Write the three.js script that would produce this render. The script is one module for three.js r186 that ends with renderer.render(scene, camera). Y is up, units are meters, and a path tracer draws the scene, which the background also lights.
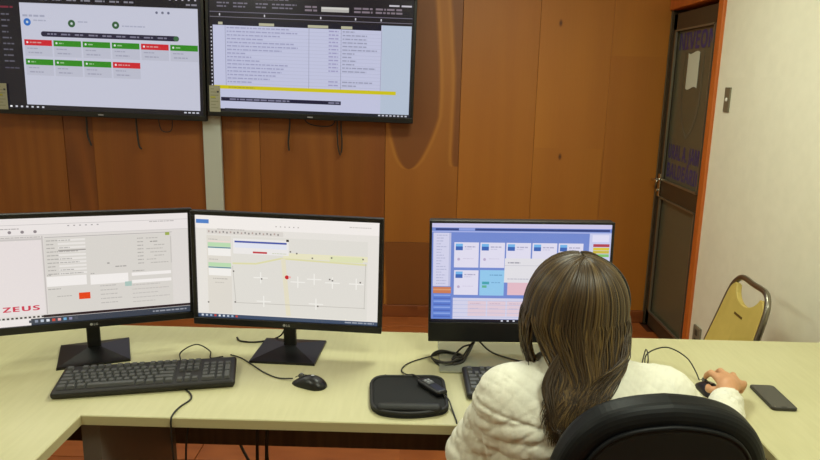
import * as THREE from 'three';
import { RoundedBoxGeometry } from 'three/addons/geometries/RoundedBoxGeometry.js';
import { ConvexGeometry } from 'three/addons/geometries/ConvexGeometry.js';
import { mergeGeometries, mergeVertices } from 'three/addons/utils/BufferGeometryUtils.js';
import { RectAreaLightUniformsLib } from 'three/addons/lights/RectAreaLightUniformsLib.js';
RectAreaLightUniformsLib.init();

// ------------------------------------------------------------------ camera, exposure, light
const scene = new THREE.Scene();
scene.background = new THREE.Color(0x000000);
const camera = new THREE.PerspectiveCamera(2 * Math.atan(230 / 680) * 180 / Math.PI, 820 / 460, 0.05, 60);
camera.position.set(0, 1.62, 0);
camera.rotation.order = 'YXZ';
camera.rotation.set(-12.4 * Math.PI / 180, 0.8 * Math.PI / 180, 0.02);
const renderer = new THREE.WebGLRenderer({ antialias: true });
renderer.toneMapping = THREE.LinearToneMapping;
renderer.toneMappingExposure = 1.0;
renderer.shadowMap.enabled = true;
const LAMP = new THREE.Color().setRGB(0.93, 1.0, 0.82);
const LAMPS = [            // ceiling panels: x, z, width, depth, radiance
  [-1.75, -2.75, 0.6, 0.6, 12],
  [0.3, -2.75, 0.6, 0.6, 25],
  [-1.75, -0.8, 0.6, 0.6, 15],
  [0.75, -0.7, 0.6, 0.6, 21],
];
const CEIL = 2.72, WALLZ = -4.542, WALLX = 1.572, LEFTX = -3.3, FRONTZ = 2.0, DESK = 0.74;

// ------------------------------------------------------------------ helpers
let seed = 12345;
function rnd() { seed = (seed * 1664525 + 1013904223) >>> 0; return seed / 4294967296; }
const rr = (a, b) => a + (b - a) * rnd();
const V = (x, y, z) => new THREE.Vector3(x, y, z);
const used = new Map();
function numbered(n) { const k = used.get(n) || 0; used.set(n, k + 1); return k ? n + '_' + String(k).padStart(3, '0') : n; }
function mesh(name, geo, mat, parent) {
  const m = new THREE.Mesh(geo, mat); m.name = parent ? name : numbered(name);
  m.castShadow = m.receiveShadow = true; (parent || scene).add(m); return m;
}
function thing(name, label, category, pos = [0, 0, 0], turn = 0, group) {
  const g = new THREE.Group(); g.name = numbered(name); g.position.set(...pos); g.rotation.y = turn;
  g.userData = { label, category }; if (group) g.userData.group = group; scene.add(g); return g;
}
function tag(o, label, category, group) { o.userData = { label, category }; if (group) o.userData.group = group; return o; }
function struct(o, label) { o.userData.kind = 'structure'; if (label) o.userData.label = label; return o; }
function box(w, h, d, x = 0, y = 0, z = 0) { const g = new THREE.BoxGeometry(w, h, d); g.translate(x, y, z); return g; }
function rbox(w, h, d, r, x = 0, y = 0, z = 0, seg = 2) { const g = new RoundedBoxGeometry(w, h, d, seg, r); g.translate(x, y, z); return g; }
function clean(list) { return list.map(g => { const n = g.index ? g.toNonIndexed() : g.clone(); for (const k of Object.keys(n.attributes)) if (!['position', 'normal', 'uv'].includes(k)) n.deleteAttribute(k); return n; }); }
const merge = list => mergeGeometries(clean(list));
function tubePath(pts, r, seg = 40, rad = 7) { return new THREE.TubeGeometry(new THREE.CatmullRomCurve3(pts.map(p => V(...p))), seg, r, rad, false); }
function uvBox(g, s = 1, ox = 0, oy = 0) {          // uv in metres from the dominant axis
  const p = g.attributes.position, n = g.attributes.normal, uv = new Float32Array(p.count * 2);
  for (let i = 0; i < p.count; i++) {
    const ax = Math.abs(n.getX(i)), ay = Math.abs(n.getY(i)), az = Math.abs(n.getZ(i));
    let u, v; if (ay > ax && ay > az) { u = p.getX(i); v = p.getZ(i); } else if (ax > az) { u = p.getZ(i); v = p.getY(i); } else { u = p.getX(i); v = p.getY(i); }
    uv[2 * i] = u * s + ox; uv[2 * i + 1] = v * s + oy;
  }
  g.setAttribute('uv', new THREE.BufferAttribute(uv, 2)); return g;
}
// noise
function h2(x, y, s) { let n = Math.imul(x, 374761393) + Math.imul(y, 668265263) + Math.imul(s, 982451653); n = Math.imul(n ^ (n >>> 13), 1274126177); return ((n ^ (n >>> 16)) >>> 0) / 4294967296; }
function vnoise(x, y, s = 0, px = 0, py = 0) {
  const xi = Math.floor(x), yi = Math.floor(y), fx = x - xi, fy = y - yi, u = fx * fx * (3 - 2 * fx), v = fy * fy * (3 - 2 * fy);
  const w = (a, b) => h2(px ? ((a % px) + px) % px : a, py ? ((b % py) + py) % py : b, s);
  return (w(xi, yi) * (1 - u) + w(xi + 1, yi) * u) * (1 - v) + (w(xi, yi + 1) * (1 - u) + w(xi + 1, yi + 1) * u) * v;
}
function fbm(x, y, s, o = 4) { let a = 0.5, t = 0, f = 1; for (let i = 0; i < o; i++) { t += a * vnoise(x * f, y * f, s + i); a *= 0.5; f *= 2; } return t; }
function n3(x, y, z, s) { return (vnoise(x + 31.7 * Math.floor(0), y, s) + vnoise(y + 5.3, z + 1.7, s + 7) + vnoise(z + 9.1, x + 2.3, s + 13)) / 3; }
function dataTex(w, h, fn, srgb = true, repeat = true) {
  const d = new Uint8Array(w * h * 4);
  for (let y = 0; y < h; y++) for (let x = 0; x < w; x++) { const c = fn(x / w, y / h); const i = 4 * (y * w + x); d[i] = Math.max(0, Math.min(255, c[0])); d[i + 1] = Math.max(0, Math.min(255, c[1])); d[i + 2] = Math.max(0, Math.min(255, c[2])); d[i + 3] = 255; }
  const t = new THREE.DataTexture(d, w, h); t.magFilter = THREE.LinearFilter; t.minFilter = THREE.LinearMipmapLinearFilter; t.generateMipmaps = true;
  if (srgb) t.colorSpace = THREE.SRGBColorSpace; if (repeat) t.wrapS = t.wrapT = THREE.RepeatWrapping; t.needsUpdate = true; return t;
}
const mix3 = (a, b, t) => [a[0] + (b[0] - a[0]) * t, a[1] + (b[1] - a[1]) * t, a[2] + (b[2] - a[2]) * t];
const std = (o) => new THREE.MeshStandardMaterial(o);

// ------------------------------------------------------------------ materials
// veneer: texture spans tw x th metres, grain runs up
function veneer(s, dark, light, red, tw, th, cath, amp, tongue = []) {
  return dataTex(384, 768, (u, v) => {
    const x = u * tw, y = v * th;
    const wx = x + 0.05 * (fbm(x * 1.5, y * 0.7, s) - 0.5) + 0.012 * (fbm(x * 6, y * 2, s + 3) - 0.5);
    let r = wx * 4;
    for (const [cx, cy, k, wd] of cath) { const dx = (x - cx), dy = (y - cy); const q = Math.sqrt(dx * dx + k * dy * dy); const f = Math.exp(-(dx * dx) / (wd * wd)); r = r * (1 - f) + f * (q * 9); }
    const ring = 0.5 + 0.5 * Math.sin(r * 6.283 + 3 * fbm(x * 2, y * 0.6, s + 11));
    const fine = vnoise(wx * 260, y * 3.5, s + 21) * 0.6 + vnoise(wx * 520, y * 9, s + 22) * 0.4;
    const big = fbm(x * 1.3, y * 0.5, s + 31);
    let t = amp * ring + 0.16 * fine + 0.95 * big - 0.16;
    let c = mix3(dark, light, Math.max(0, Math.min(1, t)));
    c = mix3(c, red, 0.5 * Math.max(0, fbm(x * 2.1, y * 0.8, s + 41) - 0.42) * 2);
    for (const [cx, yb, hw, pw] of tongue) {   // darker heartwood figure with a pale rim
      const yy = y - yb + 0.03 * (fbm(x * 5, y * 2, s + 51) - 0.5); const half = yy > 0 ? hw * Math.min(1, Math.pow(yy / 0.35, pw)) : -1; const e = half - Math.abs(x - cx + 0.03 * Math.sin(y * 3.1) + 0.02 * (fbm(x * 2, y * 1.5, s + 57) - 0.5));
      const m = Math.max(0, Math.min(1, e / 0.022 + 0.3)); c = mix3(c, [118, 66, 30], 0.72 * m); if (e > -0.03 && e < 0.0 && yy > -0.02) c = mix3(c, [206, 144, 66], 0.4 * (1 - Math.abs(e + 0.012) / 0.018));
    }
    const kx = Math.floor(x * 3), ky = Math.floor(y * 2);
    if (h2(kx, ky, s + 77) > 0.86) { const qx = (kx + 0.2 + 0.6 * h2(kx, ky, s + 78)) / 3, qy = (ky + 0.2 + 0.6 * h2(kx, ky, s + 79)) / 2, d2 = Math.hypot((x - qx) * 1.6, (y - qy) * 0.8); if (d2 < 0.022) c = mix3([70, 32, 8], c, Math.min(1, d2 / 0.022)); }
    return c;
  });
}
const VEN = [
  veneer(3, [132, 74, 24], [176, 108, 40], [132, 66, 30], 1.2, 2.4, [[0.75, 1.0, 0.02, 0.3]], 0.22),
  veneer(19, [118, 66, 28], [182, 114, 42], [128, 70, 42], 1.2, 2.4, [[0.62, 0.75, 0.03, 0.22], [0.25, 2.0, 0.02, 0.15]], 0.34),
  veneer(41, [168, 102, 32], [196, 126, 42], [176, 104, 36], 1.2, 2.4, [[0.3, 1.4, 0.01, 0.2]], 0.14),
];
VEN.push(veneer(57, [152, 92, 32], [190, 122, 44], [160, 92, 36], 1.2, 2.4, [], 0.16, [[0.155, 1.03, 0.17, 0.5], [0.47, 1.06, 0.05, 0.2]]));
const venMat = VEN.map(t => std({ map: t, color: new THREE.Color(0.9, 0.88, 0.78), roughness: 0.5 }));
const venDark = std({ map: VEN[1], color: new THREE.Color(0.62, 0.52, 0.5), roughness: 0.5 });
const plaster = std({ map: dataTex(256, 256, (u, v) => { const n = fbm(u * 40, v * 40, 5) - 0.5, b = fbm(u * 4, v * 4, 9) - 0.5; return [241 + n * 8 + b * 8, 237 + n * 8 + b * 8, 216 + n * 8 + b * 9]; }), roughness: 0.9 });
const ceilMat = std({ color: 0xe9e6da, roughness: 0.95 });
const trimOrange = std({ map: dataTex(64, 256, (u, v) => { const n = vnoise(u * 40, v * 6, 61) * 0.6 + fbm(u * 6, v * 3, 62) * 0.6; return mix3([178, 88, 30], [206, 112, 44], n); }), roughness: 0.45 });
const skirtMat = std({ map: dataTex(256, 64, (u, v) => { const n = vnoise(u * 8, v * 30, 71) * 0.6 + fbm(u * 3, v * 6, 72) * 0.5; return mix3([104, 50, 20], [146, 80, 36], n); }), roughness: 0.45 });
const plankMats = [0, 1, 2, 3].map(k => std({ map: dataTex(256, 64, (u, v) => { const n = vnoise(u * 10, v * 40, 81 + k) * 0.5 + fbm(u * 4, v * 5, 91 + k) * 0.7; return mix3([140, 72, 32], [184, 106, 54], n * 0.9 + (k - 1.5) * 0.06); }), roughness: 0.35 }));
const laminate = std({ map: dataTex(256, 256, (u, v) => { const n = vnoise(u * 220, v * 20, 7) - 0.5, b = fbm(u * 6, v * 6, 17) - 0.5; return [202 + n * 6 + b * 8, 196 + n * 6 + b * 8, 154 + n * 7 + b * 10]; }), roughness: 0.42 });
const laminateEdge = std({ color: 0xbdb488, roughness: 0.5 });
const deskDark = std({ map: dataTex(128, 128, (u, v) => { const n = vnoise(u * 90, v * 6, 27); return mix3([78, 56, 36], [100, 74, 48], n); }), roughness: 0.6 });
const legGrey = std({ color: 0x7c7468, roughness: 0.55 });
const blackPlastic = std({ color: 0x101012, roughness: 0.45 });
const blackSatin = std({ color: 0x0f0f11, roughness: 0.36 });
const blackMatte = std({ color: 0x0b0b0d, roughness: 0.85 });
const keyMat = std({ color: 0x4f4f50, roughness: 0.6 });
const keyBody = std({ color: 0x1e1b19, roughness: 0.5 });
const rubber = std({ color: 0x100f0f, roughness: 0.6 });
const cableMat = std({ color: 0x24211d, roughness: 0.5 });
const bronze = std({ color: 0x4b4030, roughness: 0.42, metalness: 0.35 });
const alu = std({ color: 0x9a9786, roughness: 0.35, metalness: 0.8 });
const chrome = std({ color: 0xd8d4c8, roughness: 0.16, metalness: 1 });
const white = std({ color: 0xe8e4d8, roughness: 0.6 });
const ductMat = std({ color: 0xbfc3ba, roughness: 0.55 });

function canvasTex(w, h, draw) {
  const c = document.createElement('canvas'); c.width = w; c.height = h; const x = c.getContext('2d'); draw(x, w, h);
  const t = new THREE.CanvasTexture(c); t.colorSpace = THREE.SRGBColorSpace; t.anisotropy = 8; return t;
}

// ------------------------------------------------------------------ room shell
{
  const floor = struct(mesh('floor', box(WALLX - LEFTX + 2.0, 0.1, FRONTZ - WALLZ + 0.2, (WALLX + LEFTX) / 2 + 0.8, -0.062, (WALLZ + FRONTZ) / 2), std({ color: 0x4a2410, roughness: 0.6 })), 'reddish laminate plank floor');
  const pw = 0.19, pl = 1.25, geos = [0, 1, 2].map(k => uvBox(rbox(pl - 0.004, 0.012, pw - 0.004, 0.0015, 0, -0.006, 0, 1), 1, k * 0.37, k * 0.21));
  for (let j = 0; WALLZ + (j + 0.5) * pw < FRONTZ; j++) for (let i = 0; i < 4; i++) {
    const x = LEFTX + (i + 0.5) * pl + ((j * 0.41) % 1) * 0.0 + (j % 3) * 0.12 - 0.15;
    if (x > WALLX - 0.4) continue;
    const p = mesh('plank', geos[(i + j) % 3], plankMats[(i * 3 + j * 7) % 4], floor); p.position.set(x, 0, WALLZ + (j + 0.5) * pw);
  }
  // back wall: masonry with veneer panels fixed in front
  const wb = struct(mesh('wall_back', box(WALLX - LEFTX + 0.4, CEIL + 0.1, 0.12, (WALLX + LEFTX) / 2, CEIL / 2, WALLZ - 0.085), std({ color: 0x2c1a0c, roughness: 0.9 })), 'wood veneer panelled wall');
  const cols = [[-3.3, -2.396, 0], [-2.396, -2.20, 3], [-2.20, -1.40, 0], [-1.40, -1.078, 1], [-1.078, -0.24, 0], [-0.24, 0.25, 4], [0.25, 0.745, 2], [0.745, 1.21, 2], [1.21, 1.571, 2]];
  cols.forEach(([a, b, k], i) => {
    const rows = b <= 0.3 ? [[0.085, 0.533], [0.533, CEIL]] : [[0.085, CEIL]];
    rows.forEach(([y0, y1], j) => {
      const gap = b > 0.3 && a > 0.3 ? 0.0008 : 0.0022;
      const t = k === 3 ? 0.018 : 0.022 + (k === 2 ? 0.002 : 0);
      const g = uvBox(rbox(b - a - gap, y1 - y0 - gap, t, 0.0012, (a + b) / 2, (y0 + y1) / 2, WALLZ - 0.024 + t / 2, 1));
      const uv = g.attributes.uv; const ox = [0.2, 0.5, 0.9, 0.13, 0.42, 0.0, 0.1, 0.62, 0.33][i], oy = [0, 0.3, 0.75, 0.2, 0.4, 0.0, 0.1, 0.5, 0.25][i] + (rows.length > 1 && j === 0 ? 0.6 : 0);
      for (let q = 0; q < uv.count; q++) uv.setXY(q, (uv.getX(q) - a) / 1.2 + ox, uv.getY(q) / 2.4 + oy);
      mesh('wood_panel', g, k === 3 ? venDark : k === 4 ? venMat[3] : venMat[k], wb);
    });
  });
  struct(mesh('baseboard_back', uvBox(rbox(WALLX - LEFTX, 0.085, 0.026, 0.004, (WALLX + LEFTX) / 2, 0.0425, WALLZ + 0.005), 1), skirtMat), 'reddish brown wooden skirting board');
  struct(mesh('wall_left', box(0.15, CEIL, FRONTZ - WALLZ, LEFTX - 0.075, CEIL / 2, (FRONTZ + WALLZ) / 2), plaster));
  struct(mesh('wall_front', box(WALLX - LEFTX + 0.3, CEIL, 0.15, (WALLX + LEFTX) / 2, CEIL / 2, FRONTZ + 0.075), plaster));
  struct(mesh('ceiling', box(WALLX - LEFTX + 2.2, 0.1, FRONTZ - WALLZ + 0.4, (WALLX + LEFTX) / 2 + 0.9, CEIL + 0.05, (WALLZ + FRONTZ) / 2), ceilMat));
  // right wall with the doorway between z -4.54 and -3.74
  const D0 = -4.535, D1 = -3.745, DT = 2.13, TH = 0.14;
  const s = new THREE.Shape(); s.moveTo(-FRONTZ - 0.1, 0); s.lineTo(-D1, 0); s.lineTo(-D1, DT); s.lineTo(-D0, DT); s.lineTo(-D0, CEIL); s.lineTo(-FRONTZ - 0.1, CEIL); s.closePath();
  const wg = new THREE.ExtrudeGeometry(s, { depth: TH, bevelEnabled: false }); wg.rotateY(Math.PI / 2); wg.translate(WALLX, 0, 0);
  const p = wg.attributes.position, n = wg.attributes.normal, uv = wg.attributes.uv;
  for (let i = 0; i < p.count; i++) uv.setXY(i, p.getZ(i) * 0.6, p.getY(i) * 0.6);
  struct(mesh('wall_right', wg, plaster), 'beige painted wall with a glazed door');
  // passage beyond the door
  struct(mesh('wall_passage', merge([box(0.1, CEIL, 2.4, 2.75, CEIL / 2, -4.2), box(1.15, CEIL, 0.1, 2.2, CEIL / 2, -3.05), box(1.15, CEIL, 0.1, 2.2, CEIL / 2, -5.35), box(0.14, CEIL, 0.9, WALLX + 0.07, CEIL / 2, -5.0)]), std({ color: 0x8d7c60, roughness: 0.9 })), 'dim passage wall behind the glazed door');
  // door
  const d = new THREE.Group(); d.name = 'door_1'; d.userData = { kind: 'structure', label: 'glazed bronze aluminium door in orange wooden frame' }; scene.add(d);
  const X = WALLX, fw = 0.062;
  mesh('door_frame', merge([uvBox(rbox(0.16, DT, fw, 0.006, X + 0.062, DT / 2, D1 - fw / 2 + 0.012)), uvBox(rbox(0.16, 0.07, D1 - D0, 0.006, X + 0.062, DT - 0.01, (D0 + D1) / 2))]), trimOrange, d);
  mesh('jamb', merge([box(0.10, DT - 0.03, 0.02, X + 0.052, (DT - 0.03) / 2, D0 + 0.012), box(0.03, DT - 0.04, 0.03, X + 0.10, (DT - 0.04) / 2, D1 - fw - 0.004)]), bronze, d);
  const z0 = D0 + 0.024, z1 = D1 - fw + 0.004, xx = X + 0.03, sw = 0.06;
  const zc = (z0 + z1) / 2, zw = z1 - z0;
  mesh('stile', rbox(0.04, 2.05, sw, 0.004, xx, 1.035, z0 + sw / 2), bronze, d);
  mesh('stile', rbox(0.04, 2.05, sw, 0.004, xx, 1.035, z1 - sw / 2), bronze, d);
  mesh('rail', rbox(0.04, 0.10, zw, 0.004, xx, 2.01, zc), bronze, d);
  mesh('rail', rbox(0.04, 0.11, zw, 0.004, xx, 0.96, zc), bronze, d);
  mesh('rail', rbox(0.04, 0.10, zw, 0.004, xx, 0.06, zc), bronze, d);
  const bead = (y0, y1) => merge([box(0.012, y1 - y0, 0.014, xx - 0.022, (y0 + y1) / 2, z0 + sw + 0.004), box(0.012, y1 - y0, 0.014, xx - 0.022, (y0 + y1) / 2, z1 - sw - 0.004), box(0.012, 0.014, zw - 2 * sw, xx - 0.022, y0 + 0.004, zc), box(0.012, 0.010, zw - 2 * sw, xx - 0.022, y1 - 0.004, zc)]);
  mesh('glazing_bead', bead(1.015, 1.96), alu, d); mesh('glazing_bead', bead(0.11, 0.905), alu, d);
  const glass = new THREE.MeshPhysicalMaterial({ color: 0x7c7860, roughness: 0.3, transmission: 0.45, thickness: 0, ior: 1.5 });
  mesh('glass_pane', box(0.006, 0.95, zw - 2 * sw + 0.01, xx, 1.487, zc), glass, d);
  mesh('glass_pane', box(0.006, 0.80, zw - 2 * sw + 0.01, xx, 0.507, zc), glass, d);
  const hdl = mesh('door_handle', merge([rbox(0.012, 0.15, 0.04, 0.004, xx - 0.026, 0.98, z0 + 0.035), new THREE.CylinderGeometry(0.009, 0.009, 0.05, 12).rotateZ(Math.PI / 2).translate(xx - 0.05, 1.015, z0 + 0.035), rbox(0.014, 0.018, 0.11, 0.005, xx - 0.075, 1.015, z0 + 0.075)]), chrome, d);
  mesh('lock_cylinder', new THREE.CylinderGeometry(0.012, 0.012, 0.02, 14).rotateZ(Math.PI / 2).translate(xx - 0.035, 0.945, z0 + 0.035), chrome, hdl);
  // vinyl lettering on the glass
  const gw = zw - 2 * sw - 0.02;
  const letter = (lines, w, h, y, size) => {
    const t = canvasTex(512, Math.round(512 * h / w), (x, W, H) => { x.clearRect(0, 0, W, H); x.fillStyle = '#43367a'; x.font = `bold ${size}px sans-serif`; x.textAlign = 'center'; x.textBaseline = 'middle'; lines.forEach((l, i) => { const m = x.measureText(l).width; x.save(); x.translate(W / 2, H * (i + 0.5) / lines.length); x.scale(Math.min(1.6, W * 0.97 / m), 1); x.fillText(l, 0, 0); x.restore(); }); });
    const g = new THREE.PlaneGeometry(w, h); g.rotateY(-Math.PI / 2); g.translate(xx - 0.0045, y, zc);
    const m = mesh('vinyl_lettering', g, std({ map: t, transparent: true, roughness: 0.5 }), d); m.userData.label = 'purple vinyl lettering on glass';
  };
  letter(['NIVEON'], gw, 0.105, 1.885, 128);
  letter(['URAL A. JAME', 'BALDEARIO'], gw, 0.24, 1.15, 115);
  const fs = new THREE.Shape(); fs.moveTo(-0.085, -0.17); fs.bezierCurveTo(-0.03, -0.21, 0.02, -0.12, 0.085, -0.165); fs.lineTo(0.085, 0.165); fs.bezierCurveTo(0.03, 0.21, -0.03, 0.13, -0.085, 0.165); fs.closePath();
  const fg = new THREE.ExtrudeGeometry(fs, { depth: 0.001, bevelEnabled: false }); fg.rotateY(-Math.PI / 2); fg.scale(1, 0.62, 1); fg.translate(xx - 0.005, 1.71, zc - 0.01);
  mesh('flag_emblem', fg, std({ color: 0xd7dccb, roughness: 0.6 }), d).userData.label = 'pale wavy flag emblem on glass';
  const sh = new THREE.Shape(); sh.moveTo(-0.15, 0.26); sh.lineTo(0.15, 0.26); sh.lineTo(0.15, -0.02); sh.quadraticCurveTo(0.13, -0.18, 0, -0.26); sh.quadraticCurveTo(-0.13, -0.18, -0.15, -0.02); sh.closePath();
  const hole = new THREE.Path(); hole.moveTo(-0.135, 0.245); hole.lineTo(-0.135, -0.02); hole.quadraticCurveTo(-0.115, -0.165, 0, -0.24); hole.quadraticCurveTo(0.115, -0.165, 0.135, -0.02); hole.lineTo(0.135, 0.245); hole.closePath(); sh.holes.push(hole);
  const sg = new THREE.ExtrudeGeometry(sh, { depth: 0.0006, bevelEnabled: false }); sg.rotateY(-Math.PI / 2); sg.translate(xx - 0.0042, 1.56, zc - 0.01);
  mesh('shield_outline', sg, std({ color: 0x6a6250, roughness: 0.7 }), d);
}
// ceiling panels: the fitting and its light
LAMPS.forEach(([x, z, w, dp, L], i) => {
  const t = thing('ceiling_light', ['square ceiling light panel beside the status dashboard television', 'square ceiling light panel over the gap between desk and spreadsheet television', 'square ceiling light panel above the left desk wing', 'square ceiling light panel above the office chair'][i], 'ceiling light', [x, CEIL - 0.03, z], 0, 'ceiling light panels');
  mesh('housing', merge([box(w + 0.05, 0.03, 0.025, 0, 0.014, dp / 2 + 0.0125), box(w + 0.05, 0.03, 0.025, 0, 0.014, -dp / 2 - 0.0125), box(0.025, 0.03, dp, w / 2 + 0.0125, 0.014, 0), box(0.025, 0.03, dp, -w / 2 - 0.0125, 0.014, 0)]), white, t);
  mesh('diffuser', box(w, 0.008, dp, 0, 0.012, 0), std({ color: 0xffffff, emissive: LAMP, emissiveIntensity: 1.0, roughness: 0.8 }), t);
  const l = new THREE.RectAreaLight(LAMP, L, w, dp); l.rotation.x = -Math.PI / 2; l.position.set(0, 0.002, 0); t.add(l);
});

// ------------------------------------------------------------------ desk
{
  const t = thing('desk', 'cream laminate U-shaped office desk with dark brown underside panels', 'desk');
  const LX = -0.885, RX = 0.885, FZ = -1.635, BZ = -2.297, L2 = -1.95, R2 = 1.56, N = -0.55;
  const s = new THREE.Shape(); const pt = (x, z) => [x, -z];
  [[L2, BZ], [R2, BZ], [R2, N], [RX, N], [RX, FZ], [LX, FZ], [LX, N], [L2, N]].forEach(([x, z], i) => i ? s.lineTo(...pt(x, z)) : s.moveTo(...pt(x, z)));
  const g = new THREE.ExtrudeGeometry(s, { depth: 0.026, bevelEnabled: true, bevelSize: 0.0015, bevelThickness: 0.0015, bevelSegments: 1 });
  g.rotateX(-Math.PI / 2); g.translate(0, DESK - 0.0275, 0);
  mesh('worktop', uvBox(g, 0.8), laminate, t);
  const e = 0.002, y = DESK - 0.0145, hh = 0.025;
  mesh('edge_band', merge([box(RX - LX, hh, e, 0, y, FZ + 0.0022), box(e, hh, N - FZ, LX + 0.0022, y, (N + FZ) / 2), box(e, hh, N - FZ, RX - 0.0022, y, (N + FZ) / 2), box(R2 - L2, hh, e, (R2 + L2) / 2, y, BZ - 0.0022)]), laminateEdge, t);
  mesh('modesty_panel', uvBox(box(R2 - L2 - 0.06, 0.37, 0.02, (R2 + L2) / 2, 0.525, -2.2), 1), deskDark, t);
  const leg = (x, za, zb) => { mesh('leg_panel', uvBox(box(0.05, DESK - 0.03, zb - za, x, (DESK - 0.03) / 2, (za + zb) / 2)), legGrey, t); };
  leg(-0.874, -2.19, -1.66); leg(0.862, -2.19, -1.68);
  leg(-1.92, -2.19, -0.6); leg(1.53, -2.19, -0.6);
  mesh('leg_panel', uvBox(box(0.9, DESK - 0.03, 0.03, -1.42, (DESK - 0.03) / 2, -0.6)), legGrey, t);
  mesh('leg_panel', uvBox(box(0.55, DESK - 0.03, 0.03, 1.22, (DESK - 0.03) / 2, -0.6)), legGrey, t);
  mesh('bracket', merge([box(0.09, 0.004, 0.03, -0.78, 0.655, -1.9), box(0.004, 0.05, 0.03, -0.826, 0.678, -1.9)]), blackMatte, t);
}

// ------------------------------------------------------------------ screens: what they show
const word = (x, X, Y, w, h, col) => { x.fillStyle = col; x.globalAlpha = 0.62; let a = X; while (a < X + w) { const q = Math.min(rr(h * 1.2, h * 4.5), X + w - a); x.fillRect(a, Y, q, h); a += q + h * 0.6; } x.globalAlpha = 1; };
function drawTV1(x) {
  x.fillStyle = '#1a1822'; x.fillRect(0, 0, 1000, 562);
  x.fillStyle = '#c9cbdd'; x.beginPath(); x.moveTo(138, 66); x.lineTo(985, 66); x.lineTo(985, 540); x.lineTo(138, 540); x.fill();
  x.fillStyle = '#b8bacb'; x.fillRect(138, 66, 847, 3);
  for (let i = 0; i < 8; i++) word(x, 160 + i * 68, 44, 46, 8, '#c8c6d4');
  word(x, 930, 46, 52, 8, '#c8c6d4'); for (let i = 0; i < 5; i++) { x.fillStyle = '#b9b5c4'; x.fillRect(850 + i * 30, 22, 9, 10); }
  word(x, 46, 84, 60, 9, '#b03048');
  for (let i = 0; i < 9; i++) word(x, 46, 118 + i * 27, rr(30, 60), 7, '#8d8a9b');
  word(x, 46, 366, 70, 6, '#77758a');
  word(x, 150, 120, 105, 9, '#8f93ab');
  for (const [a, c] of [[790, 0], [818, 1], [846, 1]]) { x.fillStyle = '#6a6d84'; x.beginPath(); x.arc(a, 90, 6, 0, 7); x.fill(); }
  for (const [a, c, w] of [[170, '#2f6fc4', 60], [382, '#335c3c', 46], [592, '#335c3c', 110]]) { x.fillStyle = c; x.beginPath(); x.arc(a, 154, 17, 0, 7); x.fill(); x.fillStyle = '#c9d3d8'; x.beginPath(); x.arc(a, 154, 6, 0, 7); x.fill(); word(x, a + 30, a > 500 ? 154 : 142, w, 6, '#9a9db5'); }
  x.fillStyle = '#24223c'; x.beginPath(); x.roundRect(232, 194, 660, 24, 12); x.fill();
  for (let i = 0; i < 9; i++) word(x, 262 + i * 66, 202, 44, 7, '#b6b4c8');
  x.fillStyle = '#3c6b45'; x.beginPath(); x.arc(878, 206, 12, 0, 7); x.fill();
  const card = (X, Y, red) => {
    x.fillStyle = '#bfc1d2'; x.fillRect(X, Y, 132, 76); x.fillStyle = red ? '#cf2030' : '#2e8a1e'; x.fillRect(X, Y, 132, 27);
    x.fillStyle = '#e8e8ee'; x.beginPath(); x.arc(X + 14, Y + 13, 5, 0, 7); x.fill(); word(x, X + 26, Y + 10, red ? 56 : 22, 6, '#d9e2d6');
    word(x, X + 12, Y + 38, 50, 5, '#8f92a8'); word(x, X + 16, Y + 57, 66, 6, '#8f92a8');
  };
  [1, 0, 0, 0, 1, 0].forEach((r, i) => card(149 + i * 140, 234, r)); [0, 0, 0, 1].forEach((r, i) => card(149 + i * 140, 324, r));
  for (let i = 0; i < 7; i++) { x.fillStyle = i ? '#cfd2dd' : '#ffffff'; x.fillRect(54 + i * 26, 547, 11, 8); }
  for (let i = 0; i < 4; i++) { x.fillStyle = '#c9ccd8'; x.fillRect(905 + i * 20, 547, 13, 7); }
}
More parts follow.
